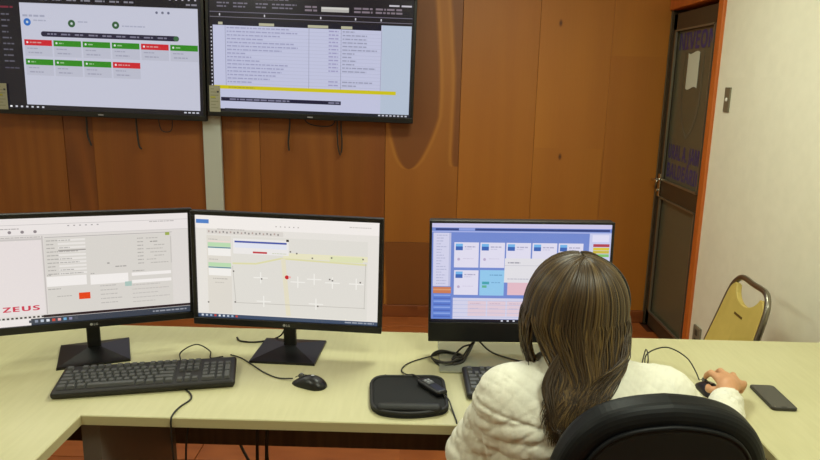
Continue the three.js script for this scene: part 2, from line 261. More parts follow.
function drawTV2(x) {
  x.fillStyle = '#17131f'; x.fillRect(0, 0, 1000, 562);
  word(x, 60, 16, 330, 9, '#9d97a8'); for (const [a, w] of [[40, 60], [120, 70], [230, 60], [310, 120]]) { word(x, a, 40, w, 7, '#a8a2b4'); word(x, a, 56, w * 0.85, 7, '#a8a2b4'); }
  for (const [a, w] of [[470, 60], [710, 90], [815, 50], [870, 40], [915, 30]]) { word(x, a, 44, w, 9, '#c4b3bf'); word(x, a, 60, w, 9, '#c4b3bf'); }
  x.fillStyle = '#b7b4b0'; x.fillRect(550, 46, 135, 23); x.fillStyle = '#d2d0ca'; x.fillRect(552, 48, 131, 8);
  x.fillStyle = '#c9c5cf'; x.fillRect(880, 26, 50, 8); x.fillRect(940, 26, 50, 8);
  x.fillStyle = '#6b6678'; x.fillRect(5, 84, 990, 4); x.fillStyle = '#7d7887'; x.fillRect(5, 108, 990, 3);
  for (const a of [50, 270, 545, 715, 840]) { x.fillStyle = '#d5d2dc'; x.fillRect(a, 93, 6, 11); }
  x.fillStyle = '#c6c9e4'; x.fillRect(18, 122, 975, 428);
  x.fillStyle = '#b9c6da'; x.fillRect(850, 122, 143, 428);
  x.fillStyle = '#131226'; x.fillRect(18, 122, 827, 26);
  for (const [a, w] of [[45, 22], [245, 75], [485, 100], [648, 55]]) { x.fillStyle = '#b8b69a'; x.fillRect(a, 133, w, 13); }
  x.fillStyle = '#b5b8d3'; for (let i = 0; i < 17; i++) x.fillRect(80, 166 + i * 17.2, 766, 1.6);
  x.fillStyle = '#8d90ac'; for (const a of [78, 490, 648, 846]) x.fillRect(a, 148, 2, 292);
  const wd = [310, 350, 265, 180, 330, 350, 270, 90, 120, 165, 300, 280, 270, 240, 210, 120];
  wd.forEach((w, i) => { word(x, 86, 156 + i * 17.2, w, 6.5, '#8b8db2'); if (i !== 12 && i !== 13) { word(x, 588, 156 + i * 17.2, 48, 6.5, '#8b86b4'); word(x, 656, 156 + i * 17.2, [60, 120, 120, 120, 118, 170, 60, 45, 70, 60, 165, 120, 20, 30, 150, 70][i], 6.5, '#85879f'); } });
  for (let i = 0; i < 17; i++) { x.fillStyle = '#cfd0dc'; x.fillRect(7, 156 + i * 17.2, 6, 7); }
  x.fillStyle = '#d2c516'; x.fillRect(18, 436, 907, 17); word(x, 90, 442, 130, 5, '#8f8a30');
  x.fillStyle = '#191838'; x.fillRect(52, 494, 600, 18); word(x, 95, 499, 300, 8, '#b9bad0'); word(x, 590, 499, 55, 8, '#b9bad0');
  x.fillStyle = '#20222e'; x.fillRect(70, 548, 930, 14); for (let i = 0; i < 8; i++) { x.fillStyle = '#c3c6d2'; x.fillRect(840 + i * 19, 552, 11, 7); }
}
function drawM1(x) {
  x.fillStyle = '#dcd7d3'; x.fillRect(0, 0, 1000, 574);
  x.fillStyle = '#e8e2e0'; x.fillRect(0, 0, 1000, 88); x.fillStyle = '#b9b4b4'; x.fillRect(0, 34, 1000, 2);
  for (let i = 0; i < 6; i++) { x.fillStyle = '#a9a4a4'; x.fillRect(400 + i * 28, 44, 9, 6); } word(x, 800, 40, 130, 5, '#9b9696');
  word(x, 78, 52, 100, 5, '#8a8585'); for (const a of [82, 135, 192, 250]) { x.fillStyle = a < 90 ? '#4e4448' : '#8d8588'; x.beginPath(); x.arc(a, 72, 8, 0, 7); x.fill(); }
  x.fillStyle = '#cdc8c6'; x.fillRect(0, 88, 1000, 3); x.fillStyle = '#a8a3a1'; x.fillRect(290, 104, 625, 3);
  word(x, 70, 98, 200, 5, '#a39d9c'); x.fillStyle = '#c9c3c1'; x.fillRect(60, 106, 215, 10);
  x.fillStyle = '#e3dbda'; x.fillRect(0, 118, 272, 400); x.fillStyle = '#c2bbb9'; x.fillRect(276, 96, 6, 425);
  x.fillStyle = '#d6d2cc'; x.fillRect(286, 110, 625, 410);
  for (let i = 0; i < 10; i++) { const Y = 122 + i * 20; word(x, 296, Y, rr(30, 80), 5, '#938e8a'); x.fillStyle = '#e6e2de'; x.fillRect(350, Y - 4, 130, 11); if (i % 3 !== 1) word(x, 354, Y, rr(40, 125), 5, '#8d8884'); }
  x.fillStyle = '#a19c98'; x.fillRect(350, 176, 130, 7);
  for (let i = 0; i < 8; i++) { word(x, 735, 130 + i * 20, 30, 5, '#938e8a'); word(x, 780 + (i % 3) * 20, 131 + i * 20, rr(40, 100), 5, i === 1 ? '#6c6764' : '#a49f9b'); }
  x.fillStyle = '#c4bfbb'; x.fillRect(905, 130, 5, 150); x.fillStyle = '#9bab52'; x.fillRect(880, 106, 22, 16);
  word(x, 580, 258, 12, 8, '#85807c'); word(x, 620, 280, 55, 6, '#85807c');
  x.fillStyle = '#efebe8'; x.fillRect(286, 318, 190, 54); x.fillRect(494, 322, 188, 54); x.fillRect(700, 324, 204, 18); x.fillRect(700, 366, 204, 18);
  word(x, 290, 308, 18, 5, '#938e8a'); word(x, 497, 312, 18, 5, '#938e8a'); word(x, 705, 312, 60, 5, '#938e8a'); word(x, 290, 384, 60, 5, '#938e8a');
  word(x, 330, 426, 70, 5, '#a49f9b'); x.fillStyle = '#e2441a'; x.fillRect(434, 416, 55, 36);
  for (let i = 0; i < 5; i++) { word(x, 540, 384 + i * 24, rr(70, 120), 5, '#aaa5a1'); word(x, 700, 392 + i * 24, rr(90, 195), 5, '#b4afab'); }
  x.fillStyle = '#a9c3bb'; x.fillRect(664, 372, 34, 26);
  x.fillStyle = '#c8334e'; x.font = 'bold 46px sans-serif'; x.save(); x.translate(74, 494); x.scale(1.62, 0.8); x.fillText('ZEUS', 0, 0); x.restore();
  x.fillStyle = '#2a1c24'; x.fillRect(260, 524, 740, 14); for (let i = 0; i < 12; i++) { x.fillStyle = '#2a2226'; x.fillRect(30 + i * 20, 526, 11, 9); }
  x.fillStyle = '#e9e3e1'; x.fillRect(0, 538, 200, 36); x.fillStyle = '#39404e'; x.fillRect(200, 540, 800, 34);
  for (let i = 0; i < 9; i++) { x.fillStyle = ['#4a4e5a', '#8b93a5', '#b9c3d2', '#d9dde6', '#c7463a', '#dba0a0', '#6ba6d0', '#88a'][i % 8]; x.fillRect(190 + i * 27, 548, 15, 14); }
  word(x, 800, 552, 180, 8, '#c9ccd4');
}
function drawM2(x) {
  x.fillStyle = '#e4e0da'; x.fillRect(0, 0, 1000, 577);
  x.fillStyle = '#efeae6'; x.fillRect(0, 0, 1000, 72); x.fillStyle = '#4f7fc4'; x.fillRect(5, 24, 70, 22);
  for (let i = 0; i < 6; i++) { x.fillStyle = '#b5b0ac'; x.fillRect(440 + i * 24, 44, 7, 6); } word(x, 840, 30, 120, 5, '#b0aba7');
  x.fillStyle = '#d9d4ce'; x.fillRect(62, 76, 420, 26); for (let i = 0; i < 20; i++) { x.fillStyle = i % 3 ? '#8f8a88' : '#b5a29c'; x.fillRect(70 + i * 20, 84 + (i % 2) * 3, 8, 10); }
  word(x, 120, 72, 150, 4, '#9a9591');
  x.fillStyle = '#dcd7ce'; x.fillRect(60, 110, 135, 440);
  for (const Y of [150, 262]) { x.fillStyle = '#b8d9b0'; x.fillRect(66, Y, 126, 22); x.fillStyle = '#3f7f8f'; x.fillRect(66, Y + 24, 126, 6); x.fillStyle = '#efece8'; x.fillRect(66, Y + 31, 126, 42); word(x, 70, Y - 20, 50, 4, '#9f9a94'); }
  x.fillStyle = '#efd7d0'; x.fillRect(66, 140, 126, 5); word(x, 90, 350, 80, 5, '#9f9a94'); word(x, 100, 372, 50, 5, '#b5b0aa');
  x.fillStyle = '#dedbd4'; x.fillRect(198, 108, 742, 442);
  x.strokeStyle = '#dcd9a8'; x.lineWidth = 9; x.beginPath(); x.moveTo(200, 262); x.lineTo(330, 258); x.lineTo(470, 222); x.lineTo(935, 236); x.stroke();
  x.fillStyle = '#e6e2c2'; x.fillRect(480, 190, 460, 30); x.fillStyle = '#dde0b6'; x.fillRect(735, 196, 180, 30);
  x.fillStyle = '#e2dcc4'; x.beginPath(); x.moveTo(468, 222); x.lineTo(492, 222); x.lineTo(520, 545); x.lineTo(494, 545); x.fill();
  x.strokeStyle = '#bdb9b2'; x.lineWidth = 3; x.beginPath(); x.moveTo(200, 275); x.lineTo(214, 485); x.lineTo(930, 480); x.moveTo(930, 230); x.lineTo(925, 485); x.stroke();
  x.fillStyle = '#eeece6'; for (const [a, b] of [[355, 336], [650, 330], [750, 345], [560, 350], [880, 345], [370, 470], [660, 470]]) { x.fillRect(a - 40, b - 3, 80, 6); x.fillRect(a - 3, b - 32, 6, 64); }
  for (const [a, b] of [[205, 306], [360, 342], [735, 326], [750, 332], [902, 335], [640, 212], [745, 205], [915, 205], [520, 182], [555, 190], [60, 490], [210, 482], [670, 482]]) { x.fillStyle = '#6f6a66'; x.fillRect(a - 4, b - 4, 8, 8); }
  x.fillStyle = '#c4242c'; x.beginPath(); x.arc(500, 326, 11, 0, 7); x.fill(); x.fillStyle = '#e7b0ac'; x.fillRect(508, 320, 14, 10);
  x.fillStyle = '#e9e6e4'; x.fillRect(206, 122, 305, 84); x.fillStyle = '#4656a4'; x.fillRect(214, 134, 286, 10); x.fillStyle = '#dfe2ee'; x.fillRect(214, 146, 286, 26); x.fillStyle = '#c04048'; x.fillRect(314, 190, 78, 10); word(x, 420, 194, 80, 4, '#b5c09a'); x.fillStyle = '#2e2a2a'; x.fillRect(498, 116, 14, 12);
  x.fillStyle = '#3d4c66'; x.fillRect(0, 556, 1000, 21); for (let i = 0; i < 9; i++) { x.fillStyle = ['#d0d6e0', '#b9c3d2', '#9fb3cc', '#c7463a', '#e0e4ea'][i % 5]; x.fillRect(18 + i * 24, 560, 12, 11); } word(x, 820, 562, 160, 8, '#c9ccd4');
}
function drawM3(x) {
  x.fillStyle = '#6f86cc'; x.fillRect(0, 0, 1000, 580);
  x.fillStyle = '#c9c5e6'; x.fillRect(0, 0, 1000, 26); x.fillStyle = '#2f3f7c'; x.fillRect(20, 30, 970, 12); x.fillStyle = '#8c9cda'; x.fillRect(150, 28, 90, 14); x.fillStyle = '#a8b2e2'; x.fillRect(0, 46, 1000, 6);
  x.fillStyle = '#cfcfe8'; x.fillRect(8, 56, 100, 312); x.fillStyle = '#b9bcdc'; x.fillRect(96, 56, 12, 312);
  for (let i = 0; i < 18; i++) word(x, 26, 68 + i * 16.5, rr(25, 62), 5, '#9c9fc4');
  x.fillStyle = '#c77a56'; x.fillRect(10, 372, 102, 38); x.fillStyle = '#d99a72'; x.fillRect(10, 384, 102, 8);
  x.fillStyle = '#5f7fcf'; x.fillRect(10, 412, 104, 150); for (let i = 0; i < 8; i++) { x.fillStyle = i % 2 ? '#4f69b8' : '#89a3e2'; x.fillRect(14, 418 + i * 18, 96, 8); }
  const card = (X, Y, w, h, c) => { x.fillStyle = c || '#dcd9ec'; x.fillRect(X, Y, w, h); };
  const cc = (X, Y) => { card(X, Y, 138, 146); x.fillStyle = '#6fb0e6'; x.fillRect(X + 8, Y + 8, 40, 22); x.fillStyle = '#3560b0'; x.fillRect(X + 8, Y + 24, 40, 22); word(x, X + 58, Y + 22, 62, 7, '#8f8db0'); word(x, X + 58, Y + 36, 40, 5, '#b3b0ce'); x.fillStyle = '#b5a8c8'; x.beginPath(); x.arc(X + 26, Y + 98, 8, 0, 7); x.fill(); word(x, X + 50, Y + 92, 60, 4, '#c0b8d2'); };
  for (let i = 0; i < 5; i++) cc(126 + i * 146, 110); cc(128, 272);
  card(274, 270, 138, 150, '#8fc4e8'); word(x, 330, 296, 70, 6, '#4f7fb0'); x.fillStyle = '#3f9fae'; x.fillRect(288, 338, 40, 16); x.fillStyle = '#5fae8f'; x.fillRect(288, 360, 26, 14); word(x, 340, 340, 50, 6, '#5f8fc0');
  card(432, 300, 180, 116, '#dfb8c4'); card(612, 272, 240, 146, '#d8c6da');
  card(412, 200, 250, 142, '#dedce2'); word(x, 430, 222, 70, 7, '#6c6a7c'); x.fillStyle = '#c4c2cc'; x.fillRect(412, 240, 250, 3); word(x, 430, 318, 120, 5, '#9a98ac');
  x.fillStyle = '#d0cfe6'; x.fillRect(124, 436, 870, 126); for (let i = 0; i < 5; i++) { x.fillStyle = '#dcc8d4'; x.fillRect(210 + i * 112, 454, 104, 90); word(x, 222 + i * 112, 466, 60, 5, '#b9a2b8'); word(x, 222 + i * 112, 496, 50, 4, '#b9b0cc'); } x.fillStyle = '#a9b4dc'; for (let i = 0; i < 5; i++) x.fillRect(124, 452 + i * 24, 870, 2);
  x.fillStyle = '#c5c9ea'; x.fillRect(880, 52, 120, 510); x.fillStyle = '#dcdaf0'; x.fillRect(896, 60, 92, 40);
  [['#b03c4c', 112], ['#d8c23e', 132], ['#c8b440', 150], ['#7ebf6a', 170]].forEach(([c, Y]) => { x.fillStyle = c; x.fillRect(903, Y, 90, 16); });
  x.fillStyle = '#191722'; x.fillRect(0, 564, 1000, 16); for (let i = 0; i < 5; i++) { x.fillStyle = '#cfd2dd'; x.fillRect(402 + i * 34, 567, 12, 9); }
}
function screenMat(draw, h, k) { return std({ color: 0x050506, roughness: 0.25, emissive: 0xffffff, emissiveIntensity: k, emissiveMap: canvasTex(1000, h, draw) }); }
function screenLight(parent, w, h, z, col, k) { const l = new THREE.RectAreaLight(new THREE.Color(col), k, w, h); l.rotation.y = Math.PI; l.position.set(0, 0, z); parent.add(l); }

// ------------------------------------------------------------------ wall screens
function television(name, label, c, w, h, draw, hpx, k) {
  const t = thing(name, label, 'television', c, 0, 'wall screens'); t.rotation.z = -0.018;
  const bz = 0.020, bb = 0.036;
  mesh('housing', merge([rbox(w + 2 * bz, h + bz + bb, 0.03, 0.006, 0, (bz - bb) / 2, -0.018), rbox(w * 0.8, h * 0.7, 0.04, 0.012, 0, -0.02, -0.05)]), blackPlastic, t);
  const f = 0.012;
  mesh('bezel', merge([rbox(w + 2 * bz, bb, f, 0.004, 0, -h / 2 - bb / 2, 0.003), rbox(w + 2 * bz, bz, f, 0.004, 0, h / 2 + bz / 2, 0.003), rbox(bz, h, f, 0.004, -w / 2 - bz / 2, 0, 0.003), rbox(bz, h, f, 0.004, w / 2 + bz / 2, 0, 0.003)]), blackSatin, t);
  const sg = new THREE.PlaneGeometry(w, h); sg.translate(0, 0, -0.0015); mesh('screen', sg, screenMat(draw, hpx, k), t);
  mesh('wall_bracket', box(0.5, 0.3, 0.032, 0, 0, -0.082), blackMatte, t);
  mesh('logo', rbox(0.035, 0.008, 0.002, 0.0008, 0, -h / 2 - bb * 0.55, 0.0098), std({ color: 0x9a9aa2, roughness: 0.4 }), t);
  const st = mesh('energy_sticker', box(0.07, 0.165, 0.0008, -w / 2 + 0.03, -h / 2 + 0.075, 0.0102), std({ map: canvasTex(64, 150, (x) => { x.fillStyle = '#a9a894'; x.fillRect(0, 0, 64, 150); x.fillStyle = '#8f917c'; for (let i = 0; i < 7; i++) x.fillRect(8, 16 + i * 18, 20 + (i * 13) % 28, 6); x.fillStyle = '#b5b32e'; x.fillRect(6, 62, 30, 8); x.fillStyle = '#3c4048'; x.fillRect(44, 30, 12, 10); }), roughness: 0.6 }), t);
  screenLight(t, w, h, 0.012, 0xcdd2ee, 0.12);
  return t;
}
television('television', 'wall screen showing a dashboard of red and green status cards', [-2.07, 1.757, -4.43], 1.33, 0.748, drawTV1, 562, 0.9);
television('television', 'wall screen showing a spreadsheet with a yellow highlighted row', [-0.713, 1.757, -4.43], 1.285, 0.723, drawTV2, 562, 0.9);
{ // cable duct and loose wires below the televisions
  const t = thing('cable_duct', 'pale plastic cable duct running down the veneer wall between the televisions', 'cable duct', [-1.387, 0, WALLZ]);
  mesh('base', box(0.115, 1.5, 0.02, 0, 0.85, 0.013), ductMat, t); mesh('cover', rbox(0.119, 1.5, 0.016, 0.004, 0, 0.85, 0.028), ductMat, t);
  const wire = (label, pts, r = 0.006) => tag(mesh('hanging_cable', tubePath(pts, r, 30), cableMat), label, 'cable', 'cables hanging under the wall screens');
  const zz = -4.505;
  wire('short dark cable dangling under the status dashboard screen over the dark veneer strip', [[-2.23, 1.5, zz], [-2.215, 1.33, zz], [-2.215, 1.22, zz], [-2.195, 1.155, zz]]);
  wire('dark cable hooked at its end dangling under the middle of the status dashboard screen', [[-1.885, 1.5, zz], [-1.885, 1.32, zz], [-1.88, 1.2, zz], [-1.872, 1.15, zz], [-1.86, 1.14, zz]]);
  wire('thin cable loop peeking out under the status dashboard screen nearest the cable duct', [[-1.73, 1.45, zz], [-1.735, 1.33, zz], [-1.715, 1.262, zz], [-1.66, 1.262, zz], [-1.645, 1.32, zz], [-1.66, 1.45, zz]], 0.003);
  wire('dark cable dangling under the left half of the spreadsheet screen', [[-0.87, 1.5, zz], [-0.868, 1.33, zz], [-0.88, 1.2, zz], [-0.876, 1.15, zz]]);
  wire('looped dark cable dangling under the right half of the spreadsheet screen', [[-0.555, 1.5, zz], [-0.555, 1.3, zz], [-0.55, 1.18, zz], [-0.535, 1.125, zz], [-0.525, 1.18, zz], [-0.53, 1.32, zz], [-0.53, 1.5, zz]], 0.005);
  wire('thin cable sagging sideways under the spreadsheet screen', [[-0.78, 1.45, zz + 0.01], [-0.76, 1.345, zz + 0.01], [-0.66, 1.315, zz + 0.01], [-0.58, 1.33, zz + 0.01], [-0.56, 1.45, zz + 0.01]], 0.004);
}
{ // light switch and socket on the right wall
  const t = thing('light_switch', 'tall brushed metal light switch plate on the beige wall beside the door', 'light switch', [WALLX, 1.555, -3.59]);
  mesh('plate', rbox(0.008, 0.125, 0.062, 0.003, -0.004, 0, 0), std({ color: 0x87806a, roughness: 0.4, metalness: 0.4 }), t);
  mesh('button', new THREE.SphereGeometry(0.011, 14, 10).scale(0.6, 1, 1).translate(-0.008, 0.0, 0), white, t);
  const s = thing('wall_socket', 'dark grey wall socket plate low on the beige wall beside the door frame', 'socket', [WALLX, 0.25, -3.62]);
  mesh('plate', rbox(0.012, 0.12, 0.09, 0.004, -0.006, 0, 0), std({ color: 0x7d7460, roughness: 0.5 }), s);
  mesh('socket_insert', merge([box(0.004, 0.03, 0.03, -0.0125, 0.025, 0), box(0.004, 0.03, 0.03, -0.0125, -0.025, 0)]), std({ color: 0x4d4638, roughness: 0.6 }), s);
}

// ------------------------------------------------------------------ desk monitors
function deskMonitor(label, c, yaw, tilt, base, w, h, draw, hpx) {
  // c: screen centre; base: foot centre on the desk
  const t = thing('monitor', label, 'monitor', [base[0], DESK, base[1]], yaw, 'black desk monitors');
  const inv = new THREE.Matrix4().makeRotationY(-yaw), o = V(c[0] - base[0], c[1] - DESK, c[2] - base[1]).applyMatrix4(inv);
  const head = new THREE.Group(); head.name = 'panel'; head.position.copy(o); head.rotation.z = tilt; t.add(head);
  const bz = 0.014, bb = 0.024;
  mesh('housing', merge([rbox(w + 2 * bz, h + bz + bb, 0.018, 0.005, 0, (bz - bb) / 2, -0.011), rbox(w * 0.6, h * 0.6, 0.03, 0.012, 0, -0.03, -0.03)]), blackPlastic, head);
  mesh('bezel', merge([rbox(w + 2 * bz, bb, 0.01, 0.003, 0, -h / 2 - bb / 2, 0.001), rbox(w + 2 * bz, bz, 0.01, 0.003, 0, h / 2 + bz / 2, 0.001), rbox(bz, h, 0.01, 0.003, -w / 2 - bz / 2, 0, 0.001), rbox(bz, h, 0.01, 0.003, w / 2 + bz / 2, 0, 0.001)]), blackSatin, head);
  const sg = new THREE.PlaneGeometry(w, h); sg.translate(0, 0, -0.0015); mesh('screen', sg, screenMat(draw, hpx, 1), head);
  const lg = new THREE.PlaneGeometry(0.03, 0.013); lg.translate(0, -h / 2 - bb * 0.5, 0.0065);
  mesh('logo', lg, std({ map: canvasTex(96, 42, (x) => { x.clearRect(0, 0, 96, 42); x.fillStyle = '#a9a9a9'; x.beginPath(); x.arc(22, 21, 14, 0, 7); x.fill(); x.font = 'bold 34px sans-serif'; x.textBaseline = 'middle'; x.fillText('LG', 40, 22); }), transparent: true, roughness: 0.4 }), head);
  screenLight(head, w, h, 0.008, 0xfff6f0, 0.12);
  const ny = o.y - h / 2;
  const P = []; const bw = 0.105, bd = 0.1;
  for (const [x, z] of [[-bw, bd], [bw, bd], [bw, -bd], [-bw, -bd]]) { P.push(V(x, 0, z), V(x * 0.99, 0.007, z * 0.99)); }
  for (const [x, z] of [[-0.022, 0.0], [0.022, 0.0], [0.022, -0.03], [-0.022, -0.03]]) P.push(V(x, 0.022, z));
  mesh('stand_base', new ConvexGeometry(P), blackSatin, t);
  mesh('stand_neck', merge([rbox(0.04, ny + 0.12, 0.022, 0.005, 0, (ny + 0.12) / 2 + 0.008, -0.016), box(0.06, 0.06, Math.max(0.02, o.z + 0.0), 0, ny + 0.1, (o.z) / 2 - 0.03)]), blackPlastic, t);
  return t;
}
deskMonitor('black monitor showing a form with a red ZEUS logo', [-1.007, 1.035, -2.0], 24 * Math.PI / 180, -0.02, [-1.035, -2.035], 0.575, 0.33, drawM1, 574);
deskMonitor('black monitor showing a street map with a red marker', [-0.415, 1.026, -2.06], -3 * Math.PI / 180, -0.012, [-0.418, -2.09], 0.582, 0.336, drawM2, 577);
{ // all-in-one computer
  const t = thing('all_in_one_computer', 'black all-in-one computer with a thick chin showing a blue application window', 'computer', [0.322, DESK, -2.08]);
  const head = new THREE.Group(); head.name = 'panel'; head.position.set(0, 0.288, 0); head.rotation.z = 0.012; t.add(head);
  const w = 0.56, h = 0.325, bz = 0.008, bb = 0.066;
  mesh('housing', rbox(w + 2 * bz, h + bz + bb, 0.04, 0.006, 0, (bz - bb) / 2, -0.022), blackPlastic, head);
  mesh('bezel', merge([rbox(w + 2 * bz, bb, 0.008, 0.002, 0, -h / 2 - bb / 2, 0.001), rbox(w + 2 * bz, bz, 0.008, 0.002, 0, h / 2 + bz / 2, 0.001), rbox(bz, h, 0.008, 0.002, -w / 2 - bz / 2, 0, 0.001), rbox(bz, h, 0.008, 0.002, w / 2 + bz / 2, 0, 0.001)]), blackSatin, head);
  const sg = new THREE.PlaneGeometry(w, h); sg.translate(0, 0, -0.0015); mesh('screen', sg, screenMat(drawM3, 580, 1), head);
  screenLight(head, w, h, 0.007, 0xd8dcff, 0.1);
  mesh('stand_neck', merge([box(0.05, 0.24, 0.012, 0.12, 0.128, -0.10), box(0.05, 0.06, 0.08, 0.12, 0.22, -0.07)]), blackPlastic, t);
  mesh('stand_foot', new RoundedBoxGeometry(0.44, 0.008, 0.25, 2, 0.003).translate(-0.03, 0.004, 0.0), new THREE.MeshPhysicalMaterial({ color: 0xd6d7c4, roughness: 0.08, transmission: 0.65, thickness: 0, ior: 1.5 }), t).userData.label = 'clear glossy foot plate';
}

// ------------------------------------------------------------------ keyboards
function keyboard(label, pos, turn, W, D) {
  const t = thing('keyboard', label, 'keyboard', [pos[0], DESK, pos[1]], turn, 'black keyboards');
  const tilt = 0.05;
  const body = rbox(W, 0.02, D, 0.009, 0, 0.014, 0, 3); body.rotateX(tilt); body.translate(0, 0.0015, 0); mesh('case', body, keyBody, t);
  mesh('foot', box(0.04, 0.012, 0.01, -W * 0.4, 0.006, -D * 0.42), keyBody, t); mesh('foot', box(0.04, 0.012, 0.01, W * 0.4, 0.006, -D * 0.42), keyBody, t);
  const u = (W - 0.022) / 22.7, uz = (D - 0.028) / 6.6, cache = new Map();
  const cap = (w, d) => { const k = w.toFixed(3) + d.toFixed(3); if (!cache.has(k)) { const P = [], a = w / 2, b = d / 2, i = Math.min(0.0025, w * 0.18); for (const [x, z] of [[-1, -1], [1, -1], [1, 1], [-1, 1]]) { P.push(V(x * a, 0, z * b), V(x * (a - i), 0.0075, z * (b - i) - 0.0008)); } cache.set(k, new ConvexGeometry(P)); } return cache.get(k); };
  const X0 = -W / 2 + 0.011, Z0 = -D / 2 + 0.016;
  const key = (kx, kz, kw, kd = 1) => { const m = mesh('key', cap(kw * u - 0.003, kd * uz - 0.003), keyMat, t); const z = Z0 + (kz + kd / 2) * uz; m.position.set(X0 + (kx + kw / 2) * u, 0.0255 - Math.sin(tilt) * z, z); m.rotation.x = tilt; };
  [0, 2, 3, 4, 5, 6.5, 7.5, 8.5, 9.5, 11, 12, 13, 14].forEach(k => key(k, 0, 1)); [15.3, 16.3, 17.3].forEach(k => key(k, 0, 1));
  for (let i = 0; i < 13; i++) key(i, 1.4, 1); key(13, 1.4, 2);
  key(0, 2.4, 1.5); for (let i = 0; i < 12; i++) key(1.5 + i, 2.4, 1); key(13.5, 2.4, 1.5);
  key(0, 3.4, 1.75); for (let i = 0; i < 11; i++) key(1.75 + i, 3.4, 1); key(12.75, 3.4, 2.25);
  key(0, 4.4, 1.25); for (let i = 0; i < 11; i++) key(1.25 + i, 4.4, 1); key(12.25, 4.4, 2.75);
  [[0, 1.25], [1.25, 1.25], [2.5, 1.25], [3.75, 6.25], [10, 1.25], [11.25, 1.25], [12.5, 1.25], [13.75, 1.25]].forEach(([a, w]) => key(a, 5.4, w));
  for (const r of [1.4, 2.4]) for (const k of [15.3, 16.3, 17.3]) key(k, r, 1); key(16.3, 4.4, 1); for (const k of [15.3, 16.3, 17.3]) key(k, 5.4, 1);
  for (const r of [1.4, 2.4, 3.4, 4.4]) for (const k of [18.6, 19.6, 20.6]) key(k, r, 1); key(18.6, 5.4, 2); key(20.6, 5.4, 1); key(21.6, 1.4, 1); key(21.6, 2.4, 1, 2); key(21.6, 4.4, 1, 2);
  return t;
}
keyboard('long black keyboard lying in front of the form monitor', [-0.784, -1.846], 13 * Math.PI / 180, 0.495, 0.168);
keyboard('black keyboard in front of the all-in-one computer, half hidden by the white jacket', [0.372, -1.872], 2 * Math.PI / 180, 0.46, 0.175);

// ------------------------------------------------------------------ mice, pad, phone
function mouse(label, pos, turn, sc = 1, mat = blackSatin) {
  const t = thing('computer_mouse', label, 'mouse', [pos[0], DESK, pos[1]], turn);
  const g = new THREE.SphereGeometry(1, 28, 18); const p = g.attributes.position;   // nose towards -z
  for (let i = 0; i < p.count; i++) { let x = p.getX(i), y = p.getY(i), z = p.getZ(i); const w = 0.031 * (1 + 0.18 * z) * (1 - 0.1 * Math.exp(-z * z * 6)); const hgt = 0.036 * (0.85 + 0.2 * z - 0.35 * z * z * (z < 0 ? 1 : 0.6)); p.setXYZ(i, Math.sign(x) * Math.pow(Math.abs(x), 0.8) * w, y > 0 ? y * hgt : 0, z * 0.055); }
  g.scale(sc, sc, sc); g.computeVertexNormals(); mesh('shell', g, mat, t);
  mesh('scroll_wheel', new THREE.CylinderGeometry(0.008, 0.008, 0.007, 16).rotateZ(Math.PI / 2).scale(sc, sc, sc).translate(0, 0.025 * sc, -0.026 * sc), std({ color: 0x55555a, roughness: 0.5 }), t);
  mesh('button_seam', new THREE.TubeGeometry(new THREE.CatmullRomCurve3([V(0, 0.031, -0.008), V(0, 0.028, -0.026), V(0, 0.017, -0.046)].map(v => v.multiplyScalar(sc))), 12, 0.0011 * sc, 5), blackMatte, t);
  mesh('badge', new THREE.SphereGeometry(0.004, 10, 8).scale(1.3, 0.3, 1.3).translate(0, 0.0335 * sc, 0.012 * sc), std({ color: 0xbdbdbd, roughness: 0.3, metalness: 0.6 }), t);
  return t;
}
mouse('glossy black mouse on the desk in front of the map monitor stand', [-0.313, -1.848], 70 * Math.PI / 180, 1.0);
mouse('dark mouse under the hand of the seated person', [0.864, -1.876], 8 * Math.PI / 180, 0.98, std({ color: 0x191420, roughness: 0.4 }));
function rrShape(w, h, r) { const s = new THREE.Shape(), a = w / 2, b = h / 2; s.moveTo(-a + r, -b); s.lineTo(a - r, -b); s.quadraticCurveTo(a, -b, a, -b + r); s.lineTo(a, b - r); s.quadraticCurveTo(a, b, a - r, b); s.lineTo(-a + r, b); s.quadraticCurveTo(-a, b, -a, b - r); s.lineTo(-a, -b + r); s.quadraticCurveTo(-a, -b, -a + r, -b); return s; }
